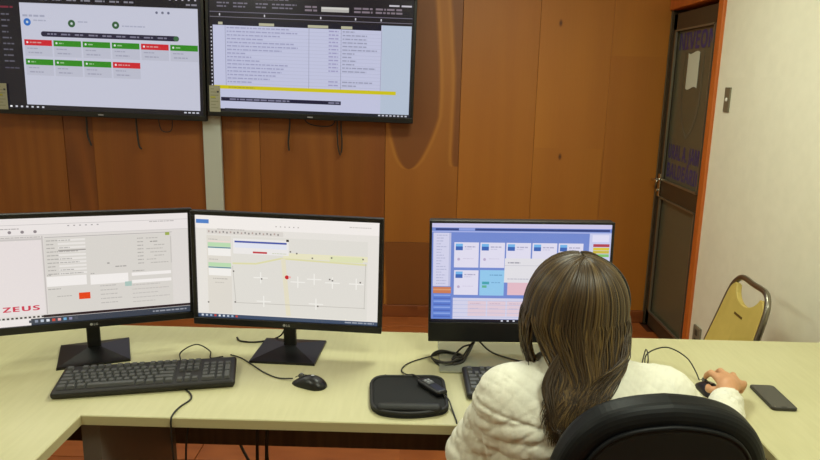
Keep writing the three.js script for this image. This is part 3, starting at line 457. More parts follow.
{
  const t = thing('mouse_pad', 'thick black padded mouse pad with rounded corners at the desk edge', 'mouse pad', [-0.018, DESK, -1.778], 1 * Math.PI / 180);
  const s = new THREE.Shape(); s.moveTo(-0.075, 0.115); s.lineTo(0.06, 0.12); s.quadraticCurveTo(0.095, 0.12, 0.1, 0.085); s.lineTo(0.104, -0.06); s.quadraticCurveTo(0.104, -0.085, 0.08, -0.095); s.quadraticCurveTo(0, -0.13, -0.07, -0.105); s.quadraticCurveTo(-0.1, -0.09, -0.103, -0.05); s.lineTo(-0.11, 0.06); s.quadraticCurveTo(-0.108, 0.11, -0.075, 0.115);
  const g = new THREE.ExtrudeGeometry(s, { depth: 0.006, bevelEnabled: true, bevelSize: 0.004, bevelThickness: 0.004, bevelSegments: 3, curveSegments: 16 }); g.rotateX(-Math.PI / 2); g.translate(0, 0.004, 0);
  mesh('mat', g, blackMatte, t);
  const edge = s.getSpacedPoints(90).map(q => V(q.x, 0.0135, -q.y)); const c = new THREE.CatmullRomCurve3(edge, true);
  mesh('rolled_edge', new THREE.TubeGeometry(c, 160, 0.0055, 8, true), rubber, t);
  mesh('wrist_rest', new THREE.CapsuleGeometry(0.014, 0.15, 6, 14).rotateZ(Math.PI / 2).scale(1, 0.9, 1.3).translate(0, 0.016, 0.087), rubber, t);
  const b = thing('headset_control_box', 'small black inline control box with grey buttons lying on the mouse pad', 'remote control', [0.047, DESK + 0.0152, -1.806], 36 * Math.PI / 180);
  mesh('case', rbox(0.036, 0.018, 0.105, 0.008, 0, 0.009, 0, 3), blackSatin, b);
  mesh('button_pad', rbox(0.023, 0.004, 0.03, 0.0015, 0, 0.0185, -0.018), std({ color: 0x55565a, roughness: 0.5 }), b);
  for (const [x, z] of [[-0.005, -0.025], [0.005, -0.025], [-0.005, -0.012], [0.005, -0.012]]) mesh('button', rbox(0.007, 0.003, 0.008, 0.001, x, 0.021, z), std({ color: 0x8b8c90, roughness: 0.5 }), b);
  const p = thing('smartphone', 'dark smartphone lying face up on the cream desk beside the mouse hand', 'phone', [1.034, DESK, -1.838], -2 * Math.PI / 180);
  const ps = rrShape(0.068, 0.15, 0.011); const pg = new THREE.ExtrudeGeometry(ps, { depth: 0.006, bevelEnabled: true, bevelSize: 0.0016, bevelThickness: 0.0012, bevelSegments: 2 }); pg.rotateX(-Math.PI / 2); pg.translate(0, 0.0012, 0);
  const rot = new THREE.Matrix4().makeRotationY(-2 * Math.PI / 180); mesh('body', pg, std({ color: 0x2c2926, roughness: 0.4 }), p);
  const sgm = new THREE.ShapeGeometry(rrShape(0.064, 0.146, 0.009)); sgm.rotateX(-Math.PI / 2); sgm.translate(0, 0.0087, 0); mesh('display', sgm, std({ color: 0x3d3b38, roughness: 0.22 }), p);
  mesh('home_button', rbox(0.014, 0.0006, 0.004, 0.0002, 0, 0.0089, 0.068), std({ color: 0x151413, roughness: 0.4 }), p);
  mesh('camera_lens', new THREE.CylinderGeometry(0.002, 0.002, 0.0006, 10).translate(-0.024, 0.009, 0.066), alu, p);
}
// cables on and under the desk
{
  const Y = DESK + 0.003;
  const cab = (name, label, pts, r = 0.0022, seg = 60) => tag(mesh(name, tubePath(pts, r, seg, 6), cableMat), label, 'cable', 'thin dark cables');
  cab('mouse_cable', 'thin cable from the keyboard corner to the glossy mouse by the map monitor', [[-0.60, Y, -2.05], [-0.565, Y, -2.03], [-0.52, Y, -1.985], [-0.46, Y, -1.92], [-0.41, Y, -1.885], [-0.366, Y + 0.004, -1.876]]);
  cab('keyboard_cable', 'thin cable arching up behind the long keyboard', [[-0.74, Y + 0.005, -1.985], [-0.755, Y + 0.012, -2.03], [-0.72, Y + 0.02, -2.08], [-0.67, Y + 0.006, -2.06], [-0.655, Y, -2.02], [-0.62, Y, -2.035]]);
  cab('keyboard_cable', 'thin cable running from the long keyboard over the desk edge and down', [[-0.665, Y, -1.80], [-0.635, Y, -1.765], [-0.624, Y, -1.735], [-0.638, Y, -1.69], [-0.642, Y, -1.645], [-0.642, Y - 0.006, -1.629], [-0.642, DESK - 0.03, -1.6275], [-0.64, 0.6, -1.63], [-0.615, 0.4, -1.65], [-0.6, 0.25, -1.68], [-0.61, 0.02, -1.7]], 0.0025);
  cab('monitor_cable', 'dark cable sagging behind the map monitor', [[-0.62, Y, -2.2], [-0.6, Y, -2.17], [-0.54, Y, -2.165], [-0.47, Y + 0.01, -2.2], [-0.43, 0.85, -2.16]], 0.003);
  // coil below the all-in-one
  const coil = []; for (let i = 0; i <= 46; i++) { const a = i / 46 * Math.PI * 2 * 4.2, q = i / 46; coil.push([0.098 + 0.045 * Math.cos(a) + 0.006 * Math.sin(3.1 * a), Y + 0.002 + 0.016 * q + 0.003 * Math.sin(2 * a), -2.05 + 0.045 * Math.sin(a) * (1 + 0.2 * Math.sin(a * 0.7))]); }
  cab('coiled_cable', 'coiled dark cable bundle below the all-in-one computer', [[0.2, 0.80, -2.13], [0.17, 0.765, -2.1], ...coil, [0.15, Y + 0.03, -2.09], [0.19, 0.775, -2.13], [0.21, 0.82, -2.15]], 0.003, 260);
  cab('computer_cable', 'dark cable dropping from the all-in-one chin to the coil', [[0.205, 0.84, -2.12], [0.185, 0.785, -2.10], [0.16, Y + 0.012, -2.055], [0.145, Y + 0.008, -2.02], [0.115, Y + 0.006, -2.0]], 0.005);
  cab('computer_cable', 'dark cable crossing the clear foot plate toward the person', [[0.2, 0.79, -2.12], [0.24, DESK + 0.018, -2.10], [0.3, DESK + 0.014, -2.05], [0.38, DESK + 0.014, -2.01]], 0.003);
  cab('headset_cable', 'thin cable curving from the coil to the control box on the pad', [[0.075, Y + 0.004, -2.085], [0.02, Y, -2.06], [-0.03, Y, -2.01], [-0.045, Y, -1.96], [-0.028, Y + 0.004, -1.925], [-0.005, DESK + 0.022, -1.89], [0.012, DESK + 0.024, -1.856]]);
  cab('headset_cable', 'thin cable leaving the control box over the desk edge toward the person', [[0.08, DESK + 0.022, -1.762], [0.092, DESK + 0.018, -1.742], [0.1, Y + 0.004, -1.715], [0.107, Y, -1.67], [0.11, Y, -1.645], [0.113, DESK - 0.02, -1.627], [0.13, 0.68, -1.6], [0.16, 0.62, -1.55], [0.2, 0.60, -1.5]]);
  cab('mouse_cable', 'thin cable looping up in an arc from the mouse under the hand', [[0.857, DESK + 0.012, -1.927], [0.854, DESK + 0.03, -1.955], [0.84, DESK + 0.055, -2.0], [0.79, DESK + 0.07, -2.04], [0.735, DESK + 0.04, -2.05], [0.72, Y + 0.002, -2.0], [0.745, Y + 0.02, -2.06], [0.75, Y + 0.035, -2.10], [0.71, Y, -2.02], [0.68, Y, -1.96], [0.66, Y, -1.92]], 0.0022, 90);
  const under = (label, pts) => cab('power_cable', label, pts, 0.0055);
  under('thick black cable hanging straight under the desk below the map monitor', [[-0.475, 0.72, -2.0], [-0.49, 0.69, -1.98], [-0.5, 0.55, -1.97], [-0.505, 0.3, -1.97], [-0.5, 0.0, -1.97]]);
  under('thick black cable bowing outward under the desk below the map monitor', [[-0.43, 0.72, -2.0], [-0.44, 0.69, -1.98], [-0.465, 0.55, -1.96], [-0.47, 0.3, -1.96], [-0.44, 0.0, -1.96]]);
  under('thick black cable crossing another under the desk below the map monitor', [[-0.40, 0.72, -1.99], [-0.42, 0.69, -1.95], [-0.45, 0.6, -1.94], [-0.465, 0.45, -1.94], [-0.43, 0.25, -1.94], [-0.42, 0.0, -1.94]]);
  under('black cable leaning across under the desk near the left leg panel', [[-0.55, 0.0, -2.35], [-0.62, 0.14, -2.36], [-0.68, 0.26, -2.38], [-0.66, 0.45, -2.36], [-0.62, 0.7, -2.33]]);
  cab('keyboard_cable', 'thin cable looping beneath the desk edge below the long keyboard', [[-0.63, 0.7, -1.75], [-0.64, 0.6, -1.72], [-0.63, 0.45, -1.70], [-0.60, 0.3, -1.70], [-0.62, 0.15, -1.72], [-0.64, 0.0, -1.72]], 0.003);
}

// ------------------------------------------------------------------ tan stacking chair by the wall
{
  const t = thing('stacking_chair', 'tan padded metal frame chair standing against the beige wall beside the door', 'chair', [1.09, 0, -2.73], -Math.PI / 2 - 0.05);
  const tan = std({ map: dataTex(128, 128, (u, v) => { const n = fbm(u * 30, v * 30, 51) - 0.5, b = fbm(u * 4, v * 4, 52) - 0.5; return [196 + 14 * n + 14 * b, 172 + 14 * n + 12 * b, 92 + 12 * n + 12 * b]; }), roughness: 0.55 });
  const zb = y => -0.19 - (y - 0.42) * 0.26, hw = y => 0.215 - (y - 0.42) * 0.12, TOP = 0.822;
  const left = [], right = []; for (const y of [0.42, 0.55, 0.66, 0.74]) { left.push(V(-hw(y), y, zb(y))); right.unshift(V(hw(y), y, zb(y))); }
  const arch = [V(-hw(0.78) + 0.012, 0.79, zb(0.79)), V(-0.12, TOP, zb(TOP)), V(0, TOP + 0.004, zb(TOP)), V(0.12, TOP, zb(TOP)), V(hw(0.78) - 0.012, 0.79, zb(0.79))];
  const tubeM = std({ color: 0x8d8779, roughness: 0.28, metalness: 0.9 });
  mesh('back_frame', new THREE.TubeGeometry(new THREE.CatmullRomCurve3([...left, ...arch, ...right]), 90, 0.0125, 10), tubeM, t);
  for (const s of [-1, 1]) { mesh('leg', tubePath([[s * 0.215, 0.43, -0.19], [s * 0.22, 0.2, -0.24], [s * 0.225, 0.01, -0.29]], 0.0125, 20, 10), tubeM, t); mesh('leg', tubePath([[s * 0.205, 0.43, 0.2], [s * 0.21, 0.2, 0.225], [s * 0.215, 0.01, 0.25]], 0.0125, 20, 10), tubeM, t); mesh('side_rail', tubePath([[s * 0.212, 0.43, -0.19], [s * 0.208, 0.425, 0.0], [s * 0.205, 0.43, 0.2]], 0.0125, 16, 10), tubeM, t); }
  mesh('seat', rbox(0.41, 0.055, 0.42, 0.022, 0, 0.462, 0.01, 4), tan, t);
  const s = new THREE.Shape(); const Y0 = 0.50, Y1 = 0.80; const w0 = hw(Y0) - 0.008, w1 = hw(0.78) - 0.006;
  s.moveTo(-w0, 0); s.lineTo(-w1, 0.25); s.quadraticCurveTo(-w1 + 0.005, 0.285, -w1 + 0.035, Y1 - Y0); s.lineTo(-0.115, Y1 - Y0 - 0.002); s.bezierCurveTo(-0.08, 0.215, 0.08, 0.215, 0.115, Y1 - Y0 - 0.002); s.lineTo(w1 - 0.035, Y1 - Y0); s.quadraticCurveTo(w1 - 0.005, 0.285, w1, 0.25); s.lineTo(w0, 0); s.closePath();
  const g = new THREE.ExtrudeGeometry(s, { depth: 0.012, bevelEnabled: true, bevelSize: 0.005, bevelThickness: 0.006, bevelSegments: 3, curveSegments: 14 }); g.translate(0, 0, -0.006); g.rotateX(-Math.atan(0.26)); g.translate(0, Y0, zb(Y0));
  mesh('backrest', g, tan, t);
  const lb = box(0.075, 0.009, 0.002, 0, 0, 0); lb.rotateX(-Math.atan(0.26)); lb.translate(0, 0.69, zb(0.69) + 0.0135); mesh('brand_badge', lb, std({ color: 0x5f4a22, roughness: 0.4 }), t);
}

// ------------------------------------------------------------------ office chair (its back turned to us)
const leather = new THREE.MeshPhysicalMaterial({ color: 0x0d0e11, roughness: 0.5, specularIntensity: 0.4, bumpMap: dataTex(256, 256, (u, v) => { const n = 255 * fbm(u * 60, v * 60, 33, 3); return [n, n, n]; }, false), bumpScale: 0.00015 });
{
  const t = thing('office_chair', 'black leather high-back office chair behind the seated person', 'office chair', [0.42, 0, -1.31], 3 * Math.PI / 180);
  const tilt = 0.13, B = new THREE.Group(); B.name = 'backrest'; B.position.set(0, 0.50, 0.165); B.rotation.x = tilt; t.add(B);   // leans towards us
  const prof = (w, hh) => { const s = new THREE.Shape(); s.moveTo(-w * 0.42, 0); s.bezierCurveTo(-w * 0.5, hh * 0.25, -w * 0.585, hh * 0.55, -w * 0.5, hh * 0.8); s.bezierCurveTo(-w * 0.43, hh * 0.96, -w * 0.30, hh * 0.99, 0, hh); s.bezierCurveTo(w * 0.30, hh * 0.99, w * 0.43, hh * 0.96, w * 0.5, hh * 0.8); s.bezierCurveTo(w * 0.585, hh * 0.55, w * 0.5, hh * 0.25, w * 0.42, 0); s.closePath(); return s; };
  const H = 0.576, W = 0.325;
  const g = new THREE.ExtrudeGeometry(prof(W, H), { depth: 0.02, bevelEnabled: true, bevelSize: 0.028, bevelThickness: 0.024, bevelSegments: 6, curveSegments: 24 }); g.translate(0, 0, -0.02);
  mesh('outer_shell', uvBox(g, 4), leather, B);
  const inner = prof(W * 0.92, H * 0.965); const ig = new THREE.ExtrudeGeometry(inner, { depth: 0.012, bevelEnabled: true, bevelSize: 0.006, bevelThickness: 0.005, bevelSegments: 2, curveSegments: 24 }); ig.translate(0, 0.008, 0.016);
  mesh('rear_panel', uvBox(ig, 4), std({ color: 0x050506, roughness: 0.8 }), B);
  const path = inner.getSpacedPoints(120).map(q => V(q.x * 1.03, q.y * 1.015 + 0.008, 0.029));
  mesh('piping', new THREE.TubeGeometry(new THREE.CatmullRomCurve3(path, true), 240, 0.005, 6, true), leather, B);
  mesh('front_cushion', rbox(0.29, 0.48, 0.03, 0.014, 0, 0.27, -0.055, 4), leather, B);
  mesh('seat', rbox(0.5, 0.10, 0.48, 0.045, 0, 0.435, -0.05, 5), leather, t);
  for (const s of [-1, 1]) mesh('armrest', tubePath([[s * 0.27, 0.42, 0.02], [s * 0.30, 0.52, 0.05], [s * 0.30, 0.62, 0.02], [s * 0.30, 0.64, -0.08], [s * 0.30, 0.60, -0.18], [s * 0.27, 0.44, -0.16]], 0.018, 40, 8), blackPlastic, t);
  mesh('back_bar', box(0.09, 0.2, 0.02, 0, 0.46, 0.215), blackPlastic, t);
  mesh('gas_lift', new THREE.CylinderGeometry(0.028, 0.03, 0.3, 18).translate(0, 0.25, -0.02), blackSatin, t);
  for (let i = 0; i < 5; i++) { const a = i / 5 * Math.PI * 2 + 0.3; const b = mesh('base_arm', rbox(0.05, 0.03, 0.28, 0.01, 0, 0.09, 0.15), blackPlastic, t); b.rotation.y = a; b.position.z = -0.02; mesh('caster', new THREE.CylinderGeometry(0.03, 0.03, 0.045, 16).rotateZ(Math.PI / 2).translate(0, 0.03, 0.27), blackPlastic, b); }
}

// ------------------------------------------------------------------ the seated person
function surfaceNets(f, mn, mx, c) {
  const n = [0, 1, 2].map(i => Math.ceil((mx[i] - mn[i]) / c) + 1), [nx, ny, nz] = n, F = new Float32Array(nx * ny * nz);
  let q = 0; for (let k = 0; k < nz; k++) for (let j = 0; j < ny; j++) for (let i = 0; i < nx; i++) F[q++] = f(mn[0] + i * c, mn[1] + j * c, mn[2] + k * c);
  const id = new Int32Array(nx * ny * nz).fill(-1), P = [], I = [], off = [0, 1, nx, nx + 1, nx * ny, nx * ny + 1, nx * ny + nx, nx * ny + nx + 1];
  const E = [[0, 1], [0, 2], [0, 4], [1, 3], [1, 5], [2, 3], [2, 6], [3, 7], [4, 5], [4, 6], [5, 7], [6, 7]];
  for (let k = 0; k < nz - 1; k++) for (let j = 0; j < ny - 1; j++) for (let i = 0; i < nx - 1; i++) {
    const b = i + nx * (j + ny * k); let m = 0; for (let e = 0; e < 8; e++) if (F[b + off[e]] < 0) m |= 1 << e; if (m === 0 || m === 255) continue;
    let x = 0, y = 0, z = 0, t = 0;
    for (const [a, d] of E) { const fa = F[b + off[a]], fd = F[b + off[d]]; if ((fa < 0) === (fd < 0)) continue; const s = fa / (fa - fd); x += (a & 1) + ((d & 1) - (a & 1)) * s; y += ((a >> 1) & 1) + (((d >> 1) & 1) - ((a >> 1) & 1)) * s; z += (a >> 2) + ((d >> 2) - (a >> 2)) * s; t++; }
    id[b] = P.length / 3; P.push(mn[0] + (i + x / t) * c, mn[1] + (j + y / t) * c, mn[2] + (k + z / t) * c);
  }
  const quad = (a, b, cc, d, flip) => { if (a < 0 || b < 0 || cc < 0 || d < 0) return; if (flip) I.push(a, cc, b, a, d, cc); else I.push(a, b, cc, a, cc, d); };
  for (let k = 1; k < nz - 1; k++) for (let j = 1; j < ny - 1; j++) for (let i = 1; i < nx - 1; i++) {
    const b = i + nx * (j + ny * k), s = F[b] < 0;
    if (s !== (F[b + 1] < 0)) quad(id[b - nx - nx * ny], id[b - nx * ny], id[b], id[b - nx], !s);
    if (s !== (F[b + nx] < 0)) quad(id[b - 1 - nx * ny], id[b - nx * ny], id[b], id[b - 1], s);
    if (s !== (F[b + nx * ny] < 0)) quad(id[b - 1 - nx], id[b - nx], id[b], id[b - 1], !s);
  }
  const g = new THREE.BufferGeometry(); g.setAttribute('position', new THREE.Float32BufferAttribute(P, 3)); g.setIndex(I); g.computeVertexNormals(); return g;
}
const smin = (a, b, k) => { const h = Math.max(k - Math.abs(a - b), 0) / k; return Math.min(a, b) - h * h * k * 0.25; };
function cap(px, py, pz, a, b, ra, rb) { // tapered capsule: [distance, t]
  const bx = b[0] - a[0], by = b[1] - a[1], bz = b[2] - a[2], qx = px - a[0], qy = py - a[1], qz = pz - a[2];
  let t = (qx * bx + qy * by + qz * bz) / (bx * bx + by * by + bz * bz); t = t < 0 ? 0 : t > 1 ? 1 : t;
  const dx = qx - bx * t, dy = qy - by * t, dz = qz - bz * t; cap.t = t; return Math.sqrt(dx * dx + dy * dy + dz * dz) - (ra + (rb - ra) * t);
}
const ell = (x, y, z, c, r) => { const a = (x - c[0]) / r[0], b = (y - c[1]) / r[1], d = (z - c[2]) / r[2], k = Math.sqrt(a * a + b * b + d * d); return (k - 1) * Math.min(r[0], r[1], r[2]); };

const HC = [0.345, 1.142, -1.425];                         // head centre
const SL = [0.207, 0.945, -1.36], EL = [0.142, 0.80, -1.40], WL = [0.275, 0.80, -1.725];
const SR = [0.53, 0.948, -1.37], ER = [0.725, 0.79, -1.48], WR = [0.836, 0.79, -1.702];
const dirOf = (a, b) => { const v = V(b[0] - a[0], b[1] - a[1], b[2] - a[2]).normalize(); return [v.x, v.y, v.z]; }, FL = dirOf(EL, WL), FR = dirOf(ER, WR);
const NECK0 = [0.355, 1.06, -1.405], NECK1 = [0.362, 0.96, -1.36];
const TORSO = [[0.28, 0.88, -1.355], [0.285, 0.56, -1.34], [0.455, 0.88, -1.36], [0.45, 0.56, -1.34]];
function jacketBase(x, y, z) {
  let d = cap(x, y, z, TORSO[0], TORSO[1], 0.112, 0.125); d = smin(d, cap(x, y, z, TORSO[2], TORSO[3], 0.112, 0.125), 0.10);
  d = smin(d, cap(x, y, z, SL, SR, 0.066, 0.066), 0.09);
  d = smin(d, cap(x, y, z, NECK0, NECK1, 0.066, 0.085), 0.07);
  jacketBase.torso = d;
  const uL = cap(x, y, z, SL, EL, 0.066, 0.06), tuL = cap.t, fL = Math.max(cap(x, y, z, EL, WL, 0.058, 0.041), ((x - WL[0]) * FL[0] + (y - WL[1]) * FL[1] + (z - WL[2]) * FL[2])), tfL = cap.t;
  const uR = cap(x, y, z, SR, ER, 0.064, 0.054), tuR = cap.t, fR = Math.max(cap(x, y, z, ER, WR, 0.052, 0.039), ((x - WR[0]) * FR[0] + (y - WR[1]) * FR[1] + (z - WR[2]) * FR[2])), tfR = cap.t;
  const aL = smin(uL, fL, 0.03), aR = smin(uR, fR, 0.03);
  jacketBase.aL = aL; jacketBase.aR = aR;
  jacketBase.sL = uL < fL ? tuL * 0.163 : 0.163 + tfL * 0.36; jacketBase.sR = uR < fR ? tuR * 0.27 : 0.27 + tfR * 0.275;
  return smin(d, smin(aL, aR, 0.01), 0.035);
}
const puff = (s, pitch) => Math.pow(Math.abs(Math.sin(Math.PI * s / pitch)), 0.42);
function jacketSDF(x, y, z) {
  let d = jacketBase(x, y, z); if (Math.abs(d) > 0.035) return d;
  const { torso, aL, aR, sL, sR } = jacketBase; let p = 0;
  const rA = 1 - Math.abs(2 * vnoise(x * 14 + 3 * z, y * 46 + 2 * Math.sin(x * 14), 203) - 1), rB = 1 - Math.abs(2 * vnoise((x + z) * 52, y * 17, 207) - 1);
  const wr = 0.003 * (n3(x * 45, y * 45, z * 45, 3) - 0.5) - 0.0048 * Math.pow(rA, 6) - 0.003 * Math.pow(rB, 6);
  if (Math.min(aL, aR) < torso - 0.004) { const s = aL < aR ? sL : sR; p = 0.0072 * puff(s + 0.022 * (n3(x * 16, y * 16, z * 16, 5) - 0.5) + 0.010 * Math.sin((x + z) * 22), 0.036) + wr; }
  else if (y > 0.925 + 0.03 * Math.abs(x - 0.37) / 0.2) { const u = x, v = (y - z) * 0.72, a = Math.sin(Math.PI * (u + v) / 0.04), b = Math.sin(Math.PI * (u - v) / 0.04); p = 0.0022 * Math.pow(Math.min(Math.abs(a), Math.abs(b)), 0.4) + 0.004 + wr * 0.5; }
  else { const yy = y + 0.014 * Math.sin(x * 18) + 0.02 * (n3(x * 12, y * 12, z * 12, 8) - 0.5); p = 0.0072 * puff(yy, 0.036) + wr; }
  const seam = Math.abs(Math.min(aL, aR) - torso + 0.004); if (seam < 0.006) p -= 0.005 * (1 - seam / 0.006);
  const ys = Math.abs(y - 0.925 - 0.03 * Math.abs(x - 0.37) / 0.2); if (ys < 0.005 && torso < Math.min(aL, aR)) p -= 0.005 * (1 - ys / 0.005);
  return d - p;
}
const person = thing('person', 'person in a cream quilted jacket with long brown hair seated using a mouse', 'person');
{
  const skin = std({ map: dataTex(64, 64, (u, v) => { const n = fbm(u * 10, v * 10, 55) - 0.5; return [206 + 16 * n, 152 + 18 * n, 112 + 18 * n]; }), roughness: 0.55 });
  // head, hands and the body under the clothes
  const H = HC, E3 = [];
  const headF = (x, y, z) => {
    let d = ell(x, y, z, [H[0], H[1] + 0.02, H[2] + 0.008], [0.078, 0.088, 0.094]);
    d = smin(d, ell(x, y, z, [H[0], H[1] - 0.045, H[2] - 0.032], [0.058, 0.068, 0.062]), 0.05);
    d = smin(d, cap(x, y, z, [H[0], H[1] + 0.005, H[2] - 0.09], [H[0], H[1] - 0.035, H[2] - 0.108], 0.008, 0.012), 0.018);
    d = smin(d, cap(x, y, z, [H[0] - 0.018, H[1] - 0.066, H[2] - 0.088], [H[0] + 0.018, H[1] - 0.066, H[2] - 0.088], 0.007, 0.007), 0.008);
    for (const s of [-1, 1]) { d = smin(d, ell(x, y, z, [H[0] + s * 0.08, H[1] - 0.005, H[2] + 0.004], [0.01, 0.03, 0.018]), 0.008); d = Math.max(d, -ell(x, y, z, [H[0] + s * 0.031, H[1] + 0.004, H[2] - 0.094], [0.016, 0.010, 0.012])); }
    d = smin(d, cap(x, y, z, [H[0] + 0.002, H[1] - 0.06, H[2] + 0.02], NECK1, 0.05, 0.056), 0.03);
    return d;
  };
  E3.push(surfaceNets(headF, [H[0] - 0.11, H[1] - 0.2, H[2] - 0.14], [H[0] + 0.11, H[1] + 0.13, H[2] + 0.16], 0.0045));
  const bodyF = (x, y, z) => {
    let d = cap(x, y, z, TORSO[0], TORSO[1], 0.085, 0.1); d = smin(d, cap(x, y, z, TORSO[2], TORSO[3], 0.085, 0.1), 0.1); d = smin(d, cap(x, y, z, SL, SR, 0.045, 0.045), 0.08); d = smin(d, cap(x, y, z, [H[0], H[1] - 0.06, H[2] + 0.02], NECK1, 0.05, 0.056), 0.04);
    d = smin(d, Math.min(cap(x, y, z, SL, EL, 0.046, 0.038), cap(x, y, z, EL, WL, 0.037, 0.026)), 0.02);
    return smin(d, Math.min(cap(x, y, z, SR, ER, 0.046, 0.036), cap(x, y, z, ER, WR, 0.035, 0.026)), 0.02);
  };
  E3.push(surfaceNets(bodyF, [0.03, 0.42, -1.8], [0.93, 1.1, -1.1], 0.012));
  // hands: wrist, palm, four fingers and a thumb as chains
  function hand(wrist, palm, fingers, thumb) {
    const chains = [...fingers, thumb];
    const f = (x, y, z) => {
      let d = cap(x, y, z, wrist, palm[0], 0.026, 0.025); for (let i = 0; i < 4; i++) d = smin(d, cap(x, y, z, palm[0], fingers[i][0], 0.020, 0.0125), 0.014);
      for (const c of chains) { let fd = 1e9; for (let i = 0; i < c.length - 1; i++) { const r0 = (c === thumb ? 0.0118 : 0.0104) - i * 0.0011, v = cap(x, y, z, c[i], c[i + 1], r0, r0 - 0.0011); fd = Math.min(fd, v); } d = smin(d, fd, 0.005); }
      return d;
    };
    const lo = [9, 9, 9], hi = [-9, -9, -9]; for (const p of [wrist, ...palm, ...chains.flat()]) for (let i = 0; i < 3; i++) { lo[i] = Math.min(lo[i], p[i] - 0.035); hi[i] = Math.max(hi[i], p[i] + 0.035); }
    return surfaceNets(f, lo, hi, 0.0028);
  }
  const dh = p => [p[0] + 0.010, p[1] + 0.006, p[2] + 0.030];
  E3.push(hand(WR, [dh([0.860, 0.797, -1.802])], [
    [[0.852, 0.803, -1.852], [0.846, 0.803, -1.884], [0.845, 0.788, -1.904], [0.846, 0.776, -1.915]],
    [[0.874, 0.807, -1.856], [0.876, 0.806, -1.892], [0.876, 0.789, -1.914], [0.875, 0.776, -1.922]],
    [[0.895, 0.801, -1.848], [0.908, 0.799, -1.880], [0.911, 0.779, -1.897], [0.908, 0.764, -1.898]],
    [[0.911, 0.790, -1.834], [0.930, 0.784, -1.856], [0.934, 0.767, -1.868], [0.930, 0.755, -1.868]]].map(c => c.map(dh)),
    [[0.846, 0.786, -1.800], [0.828, 0.776, -1.826], [0.830, 0.766, -1.852], [0.838, 0.764, -1.872]].map(dh)));
  const dl = p => [p[0] + 0.04, p[1], p[2] + 0.015];
  E3.push(hand(WL, [dl([0.247, 0.799, -1.78])], [
    [[0.268, 0.802, -1.823], [0.273, 0.803, -1.856], [0.275, 0.790, -1.876], [0.275, 0.779, -1.884]],
    [[0.25, 0.804, -1.828], [0.252, 0.806, -1.864], [0.252, 0.791, -1.887], [0.252, 0.780, -1.894]],
    [[0.231, 0.801, -1.822], [0.229, 0.802, -1.855], [0.229, 0.789, -1.876], [0.229, 0.779, -1.882]],
    [[0.214, 0.796, -1.812], [0.208, 0.796, -1.838], [0.207, 0.785, -1.854], [0.208, 0.778, -1.858]]].map(c => c.map(dl)),
    [[0.268, 0.79, -1.772], [0.287, 0.784, -1.798], [0.292, 0.778, -1.824], [0.290, 0.776, -1.842]].map(dl)));
  E3.forEach(g => g.setAttribute('uv', new THREE.Float32BufferAttribute(Array.from({ length: g.attributes.position.count * 2 }, (_, i) => g.attributes.position.array[(i >> 1) * 3 + (i % 2)] * 8), 2)));
  const bodyG = mergeGeometries(E3); mesh('body', bodyG, skin, person);
  for (const s of [-1, 1]) { const e = mesh('eye', new THREE.SphereGeometry(0.0115, 16, 12).translate(H[0] + s * 0.031, H[1] + 0.004, H[2] - 0.078), white, person); mesh('iris', new THREE.SphereGeometry(0.006, 12, 8).scale(1, 1, 0.4).translate(H[0] + s * 0.031, H[1] + 0.004, H[2] - 0.0885), std({ color: 0x2a190d, roughness: 0.2 }), e); }
  mesh('lips', new THREE.SphereGeometry(1, 16, 10).scale(0.02, 0.006, 0.006).translate(H[0], H[1] - 0.066, H[2] - 0.0935), std({ color: 0xa85c50, roughness: 0.5 }), person);
  // jacket
  const jg = surfaceNets((x, y, z) => {
    let d = jacketSDF(x, y, z);
    d = Math.max(d, 0.47 - y);
    return d;
  }, [0.05, 0.45, -1.81], [0.91, 1.12, -1.10], 0.0042);
  { const p = jg.attributes.position, uv = new Float32Array(p.count * 2); for (let i = 0; i < p.count; i++) { uv[2 * i] = p.getX(i) * 6 + p.getZ(i) * 3; uv[2 * i + 1] = p.getY(i) * 6 + p.getZ(i) * 3; } jg.setAttribute('uv', new THREE.BufferAttribute(uv, 2)); }
  const jacketMat = new THREE.MeshPhysicalMaterial({ map: dataTex(256, 256, (u, v) => { const n = fbm(u * 50, v * 50, 15) - 0.5, b = fbm(u * 5, v * 5, 16) - 0.5; return [231 + 9 * n + 8 * b, 228 + 9 * n + 8 * b, 212 + 9 * n + 9 * b]; }), roughness: 0.6, sheen: 0.3, sheenRoughness: 0.5, sheenColor: new THREE.Color(0xfff6e0), bumpMap: dataTex(256, 256, (u, v) => { const n = 255 * fbm(u * 24, v * 24, 65, 4); return [n, n, n]; }, false), bumpScale: 0.0006 });
  const jk = mesh('quilted_jacket', jg, jacketMat, person); jk.userData.label = 'cream quilted jacket';
  // stand-up collar and cuffs
  const col = new THREE.TorusGeometry(0.062, 0.013, 10, 40); col.rotateX(Math.PI / 2); col.scale(1, 1.6, 1.05); col.rotateX(-0.35); col.translate(0.354, 1.062, -1.402); mesh('collar', col, jacketMat, jk);
  const cuff = (a, b, r) => { const g = new THREE.TorusGeometry(r, 0.008, 10, 32); const m = new THREE.Matrix4().lookAt(V(...a), V(...b), V(0, 1, 0)); g.applyMatrix4(m); g.translate(...a); return g; };
  mesh('cuff', cuff(WR, ER, 0.036), jacketMat, jk); mesh('cuff', cuff(WL, EL, 0.036), jacketMat, jk);
  // trousers and shoes
  const trF = (x, y, z) => { let d = 1e9; for (const [hx, kx] of [[0.29, 0.25], [0.45, 0.49]]) { d = smin(d, cap(x, y, z, [hx, 0.565, -1.335], [kx, 0.565, -1.60], 0.09, 0.066), 0.04); d = smin(d, cap(x, y, z, [kx, 0.555, -1.60], [kx, 0.12, -1.64], 0.064, 0.048), 0.03); } return Math.max(d, 0.08 - y); };
  mesh('trousers', surfaceNets(trF, [0.1, 0.06, -1.75], [0.65, 0.70, -1.12], 0.011), std({ color: 0x23252f, roughness: 0.85 }), person);
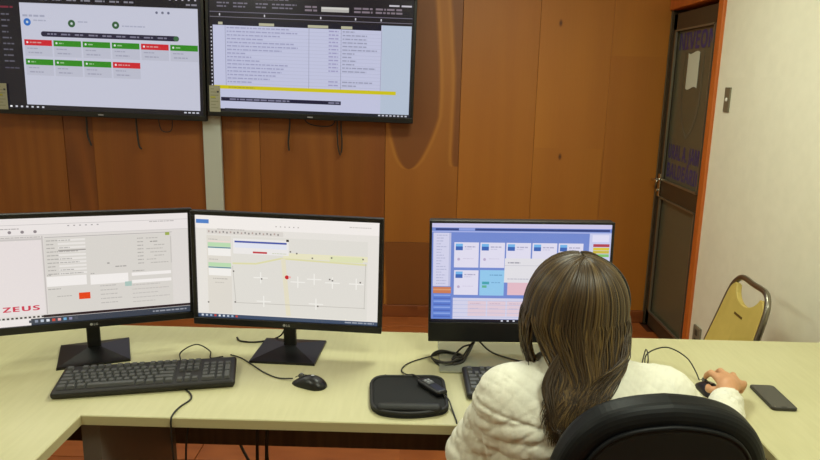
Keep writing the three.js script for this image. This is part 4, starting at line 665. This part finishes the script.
  for (const kx of [0.25, 0.49]) mesh('shoe', surfaceNets((x, y, z) => Math.max(smin(ell(x, y, z, [kx, 0.035, -1.73], [0.045, 0.05, 0.1]), ell(x, y, z, [kx, 0.06, -1.65], [0.042, 0.075, 0.055]), 0.03), -y + 0.002), [kx - 0.07, -0.02, -1.86], [kx + 0.07, 0.16, -1.57], 0.008), blackSatin, person);

  // hair: a base mass and many strands laid over it
  const R = [0.112, 0.119, 0.116], HX = HC[0], HY = HC[1], HZ = HC[2];
  const pos = [], nor = [], colr = [], idx = [];
  const cA = new THREE.Color(0x26180b), cB = new THREE.Color(0x5b4524), cC = new THREE.Color(0x8c713c);
  const baseF = (x, y, z) => {
    let d = ell(x, y, z, [HX, HY + 0.004, HZ + 0.004], [0.100, 0.113, 0.101]);
    d = smin(d, cap(x, y, z, [HX - 0.03, HY, HZ + 0.06], [0.335, 0.985, -1.30], 0.034, 0.022), 0.04); d = smin(d, cap(x, y, z, [HX + 0.04, HY, HZ + 0.06], [0.365, 0.985, -1.30], 0.034, 0.022), 0.04);
    d = Math.max(d, -ell(x, y, z, [HX, HY - 0.05, HZ - 0.11], [0.085, 0.13, 0.09])); d = Math.max(d, (HZ - 0.075) - z);
    return d;
  };
  const bg = surfaceNets(baseF, [HX - 0.14, 0.93, HZ - 0.14], [HX + 0.14, HY + 0.15, HZ + 0.22], 0.006);
  { const p = bg.attributes.position, nn = bg.attributes.normal; for (let i = 0; i < p.count; i++) { pos.push(p.getX(i), p.getY(i), p.getZ(i)); nor.push(nn.getX(i), nn.getY(i), nn.getZ(i)); colr.push(cA.r, cA.g, cA.b); } for (const i of bg.index.array) idx.push(i); }
  const up = V(0, 1, 0);
  function strand(pts, w, th, c0, c1) {
    const n = pts.length, base = pos.length / 3, S = 6;
    for (let i = 0; i < n; i++) {
      const a = pts[Math.max(0, i - 1)], b = pts[Math.min(n - 1, i + 1)], T = b.clone().sub(a).normalize();
      const out = V(pts[i].x - HX, (pts[i].y - HY) * 0.35, pts[i].z - HZ + 0.02).normalize(); const side = out.clone().cross(T).normalize(), nrm = T.clone().cross(side).normalize();
      const t = i / (n - 1), k = Math.min(1, 0.35 + t * 4) * (t > 0.8 ? Math.max(0.12, 1 - (t - 0.8) * 4.4) : 1);
      const c = c0.clone().lerp(c1, Math.min(1, t * 1.2));
      for (let s = 0; s < S; s++) { const q = s / S * Math.PI * 2, cs = Math.cos(q), sn = Math.sin(q); pos.push(pts[i].x + side.x * cs * w * k + nrm.x * sn * th * k, pts[i].y + side.y * cs * w * k + nrm.y * sn * th * k, pts[i].z + side.z * cs * w * k + nrm.z * sn * th * k); const N = side.clone().multiplyScalar(cs * th).addScaledVector(nrm, sn * w).normalize(); nor.push(N.x, N.y, N.z); colr.push(c.r, c.g, c.b); }
      if (i) for (let s = 0; s < S; s++) { const a0 = base + (i - 1) * S + s, a1 = base + (i - 1) * S + (s + 1) % S, b0 = a0 + S, b1 = a1 + S; idx.push(a0, a1, b0, a1, b1, b0); }
    }
  }
  const D2R = Math.PI / 180, ss = t => t * t * (3 - 2 * t);
  function addStrand(phi, lay, kind) {
    const P = [], sgn = Math.sign(phi) || 1, ph = phi * D2R, jit = rr(-1, 1), clump = fbm(phi * 0.16 + 40, 2.5, 101, 2), thin = 1 - lay * 0.05 + rr(-0.008, 0.01) + 0.05 * (clump - 0.4);
    const rootZ = phi > -60 && phi < 60 ? 0.02 : -0.035 * Math.min(1, (Math.abs(phi) - 60) / 60) + 0.01;
    for (let i = 0; i <= 11; i++) { const th = (1 + 89 * i / 11) * D2R; P.push(V(HX + 0.008 * Math.cos(th) + R[0] * thin * Math.sin(th) * Math.sin(ph), HY + R[1] * thin * Math.cos(th), HZ + R[2] * thin * Math.sin(th) * Math.cos(ph) + rootZ * Math.cos(th))); }
    const e = P[P.length - 1]; const m = 16;
    const wave = rr(0, 6.28), amp = rr(0.001, 0.005);
    if (kind === 'side') {
      const yEnd = (sgn > 0 ? 1.018 : 1.012) + rr(-0.018, 0.02), tx = HX + sgn * (sgn > 0 ? 0.108 : 0.104) * (0.90 + 0.12 * rnd()) , tz = e.z + rr(-0.01, 0.015);
      for (let i = 1; i <= m; i++) { const t = i / m; P.push(V(e.x + (tx - e.x) * ss(t) + sgn * 0.008 * Math.sin(t * 3.1) - sgn * 0.012 * t * t + amp * Math.sin(wave + t * 6), e.y + (yEnd - e.y) * t, e.z + (tz - e.z) * ss(t))); }
    } else {
      const s = phi / 66, yEnd = 0.925 + rr(-0.01, 0.04) + 0.045 * Math.max(0, s) + (Math.abs(s) > 0.8 ? 0.02 : 0), tx0 = 0.358 + s * (s > 0 ? 0.066 : 0.05);
      for (let i = 1; i <= m; i++) {
        const t = i / m, y = e.y + (yEnd - e.y) * t, k = ss(Math.min(1, t * 1.15)); let x = e.x + (tx0 - e.x) * k + amp * Math.sin(wave + t * 7), z = e.z + (-1.268 - e.z) * ss(Math.min(1, t * 1.2)) - lay * 0.012;
        const bend = Math.max(0, t - 0.5) / 0.5; x += (-0.064 + 0.016 * jit) * ss(bend) * (1 - 0.35 * Math.max(0, s)) - s * (s > 0 ? 0.022 : 0.022) * bend;
        for (let q = 0; q < 14 && jacketSDF(x, y, z) < 0.006 + lay * 0.002; q++) z += 0.004;
        P.push(V(x, y, z));
      }
    }
    if (kind !== 'side') for (let it = 0; it < 14; it++) for (let i = 9; i < P.length - 1; i++) { P[i].z = (P[i - 1].z + 2 * P[i].z + P[i + 1].z) / 4; if (i > 12) for (let q = 0; q < 3 && jacketSDF(P[i].x, P[i].y, P[i].z) < 0.005; q++) P[i].z += 0.003; }
    const h = rnd(), c = cA.clone().lerp(cB, Math.max(0, Math.min(1, rr(-0.1, 0.75) + 1.5 * (clump - 0.4)))); if (h > 0.72) c.lerp(cC, rr(0.1, 0.6)); const c1 = c.clone().lerp(h > 0.55 ? cB : cA, 0.55);
    strand(P, rr(0.0012, 0.0026), 0.001, c, c1);
  }
  for (let i = 0; i < 1300; i++) { const phi = -66 + 132 * ((i + rnd()) / 1300); addStrand(phi, rr(0, 1) ** 1.5, 'back'); }
  for (const sg of [-1, 1]) for (let i = 0; i < 380; i++) addStrand(sg * rr(62, 126), rr(0, 1) ** 1.5, 'side');
  // a loose lock in front of the left shoulder blade
  for (let i = 0; i < 44; i++) {
    const o = rr(-1, 1), k = rr(-1, 1), e = rr(0, 0.03), P = [];
    const G = [[0.335, 1.13, -1.33], [0.312, 1.095, -1.318], [0.286, 1.055, -1.30], [0.27, 1.02, -1.28], [0.272, 0.985, -1.255], [0.284, 0.95, -1.238], [0.292, 0.918 + e, -1.225]];
    const c = new THREE.CatmullRomCurve3(G.map(([a, b, d], q) => V(a + o * (q < 2 ? 0.012 : 0.015 - q * 0.0016) + k * 0.006 * Math.sin(q * 1.3 + o * 2), b, d + rr(-0.002, 0.004)))).getPoints(24);
    for (const p of c) { for (let q = 0; q < 16 && jacketSDF(p.x, p.y, p.z) < 0.004 + 0.003 * Math.abs(k); q++) p.z += 0.003; P.push(p); }
    strand(P, rr(0.0009, 0.0018), 0.0009, cA.clone().lerp(cB, rnd() * 0.9), cA.clone().lerp(cB, 0.3 * rnd()));
  }
  const hg = new THREE.BufferGeometry(); hg.setAttribute('position', new THREE.Float32BufferAttribute(pos, 3)); hg.setAttribute('normal', new THREE.Float32BufferAttribute(nor, 3)); hg.setAttribute('color', new THREE.Float32BufferAttribute(colr, 3)); hg.setIndex(idx);
  mesh('hair', hg, std({ vertexColors: true, roughness: 0.42 }), person).userData.label = 'long brown hair with lighter streaks';
}
{ // headset worn over the hair
  const t = thing('headset', 'thin black headset band worn over the brown hair', 'headset', [HC[0] + 0.007, HC[1] + 0.002, HC[2] - 0.02]);
  const pts = []; for (let i = 0; i <= 30; i++) { const a = (-8 + 196 * i / 30) * Math.PI / 180; pts.push(V(0.1165 * Math.cos(a) - (a > 1.6 ? -0.012 * Math.sin((a - 1.6) * 1) : 0), 0.113 * Math.sin(a), 0)); }
  const sh = new THREE.Shape(); sh.moveTo(-0.002, -0.007); sh.lineTo(0.002, -0.007); sh.lineTo(0.002, 0.007); sh.lineTo(-0.002, 0.007); sh.closePath();
  const band = new THREE.TubeGeometry(new THREE.CatmullRomCurve3(pts), 60, 0.004, 8); mesh('headband', band, blackSatin, t);
  for (const s of [-1, 1]) { const c = mesh('ear_cup', new THREE.CylinderGeometry(0.03, 0.034, 0.02, 22).rotateZ(Math.PI / 2).translate(s * 0.086, -0.012, 0.012), blackPlastic, t); mesh('ear_pad', new THREE.TorusGeometry(0.024, 0.009, 8, 22).rotateY(Math.PI / 2).translate(s * 0.078, -0.012, 0.012), blackMatte, c); }
  mesh('microphone_boom', tubePath([[-0.095, -0.02, 0.0], [-0.1, -0.055, -0.05], [-0.06, -0.075, -0.1], [-0.025, -0.075, -0.118]], 0.0025, 24), blackPlastic, t);
}
scene.traverse(o => { if (o.isMesh) { o.castShadow = true; o.receiveShadow = true; } });
renderer.render(scene, camera);
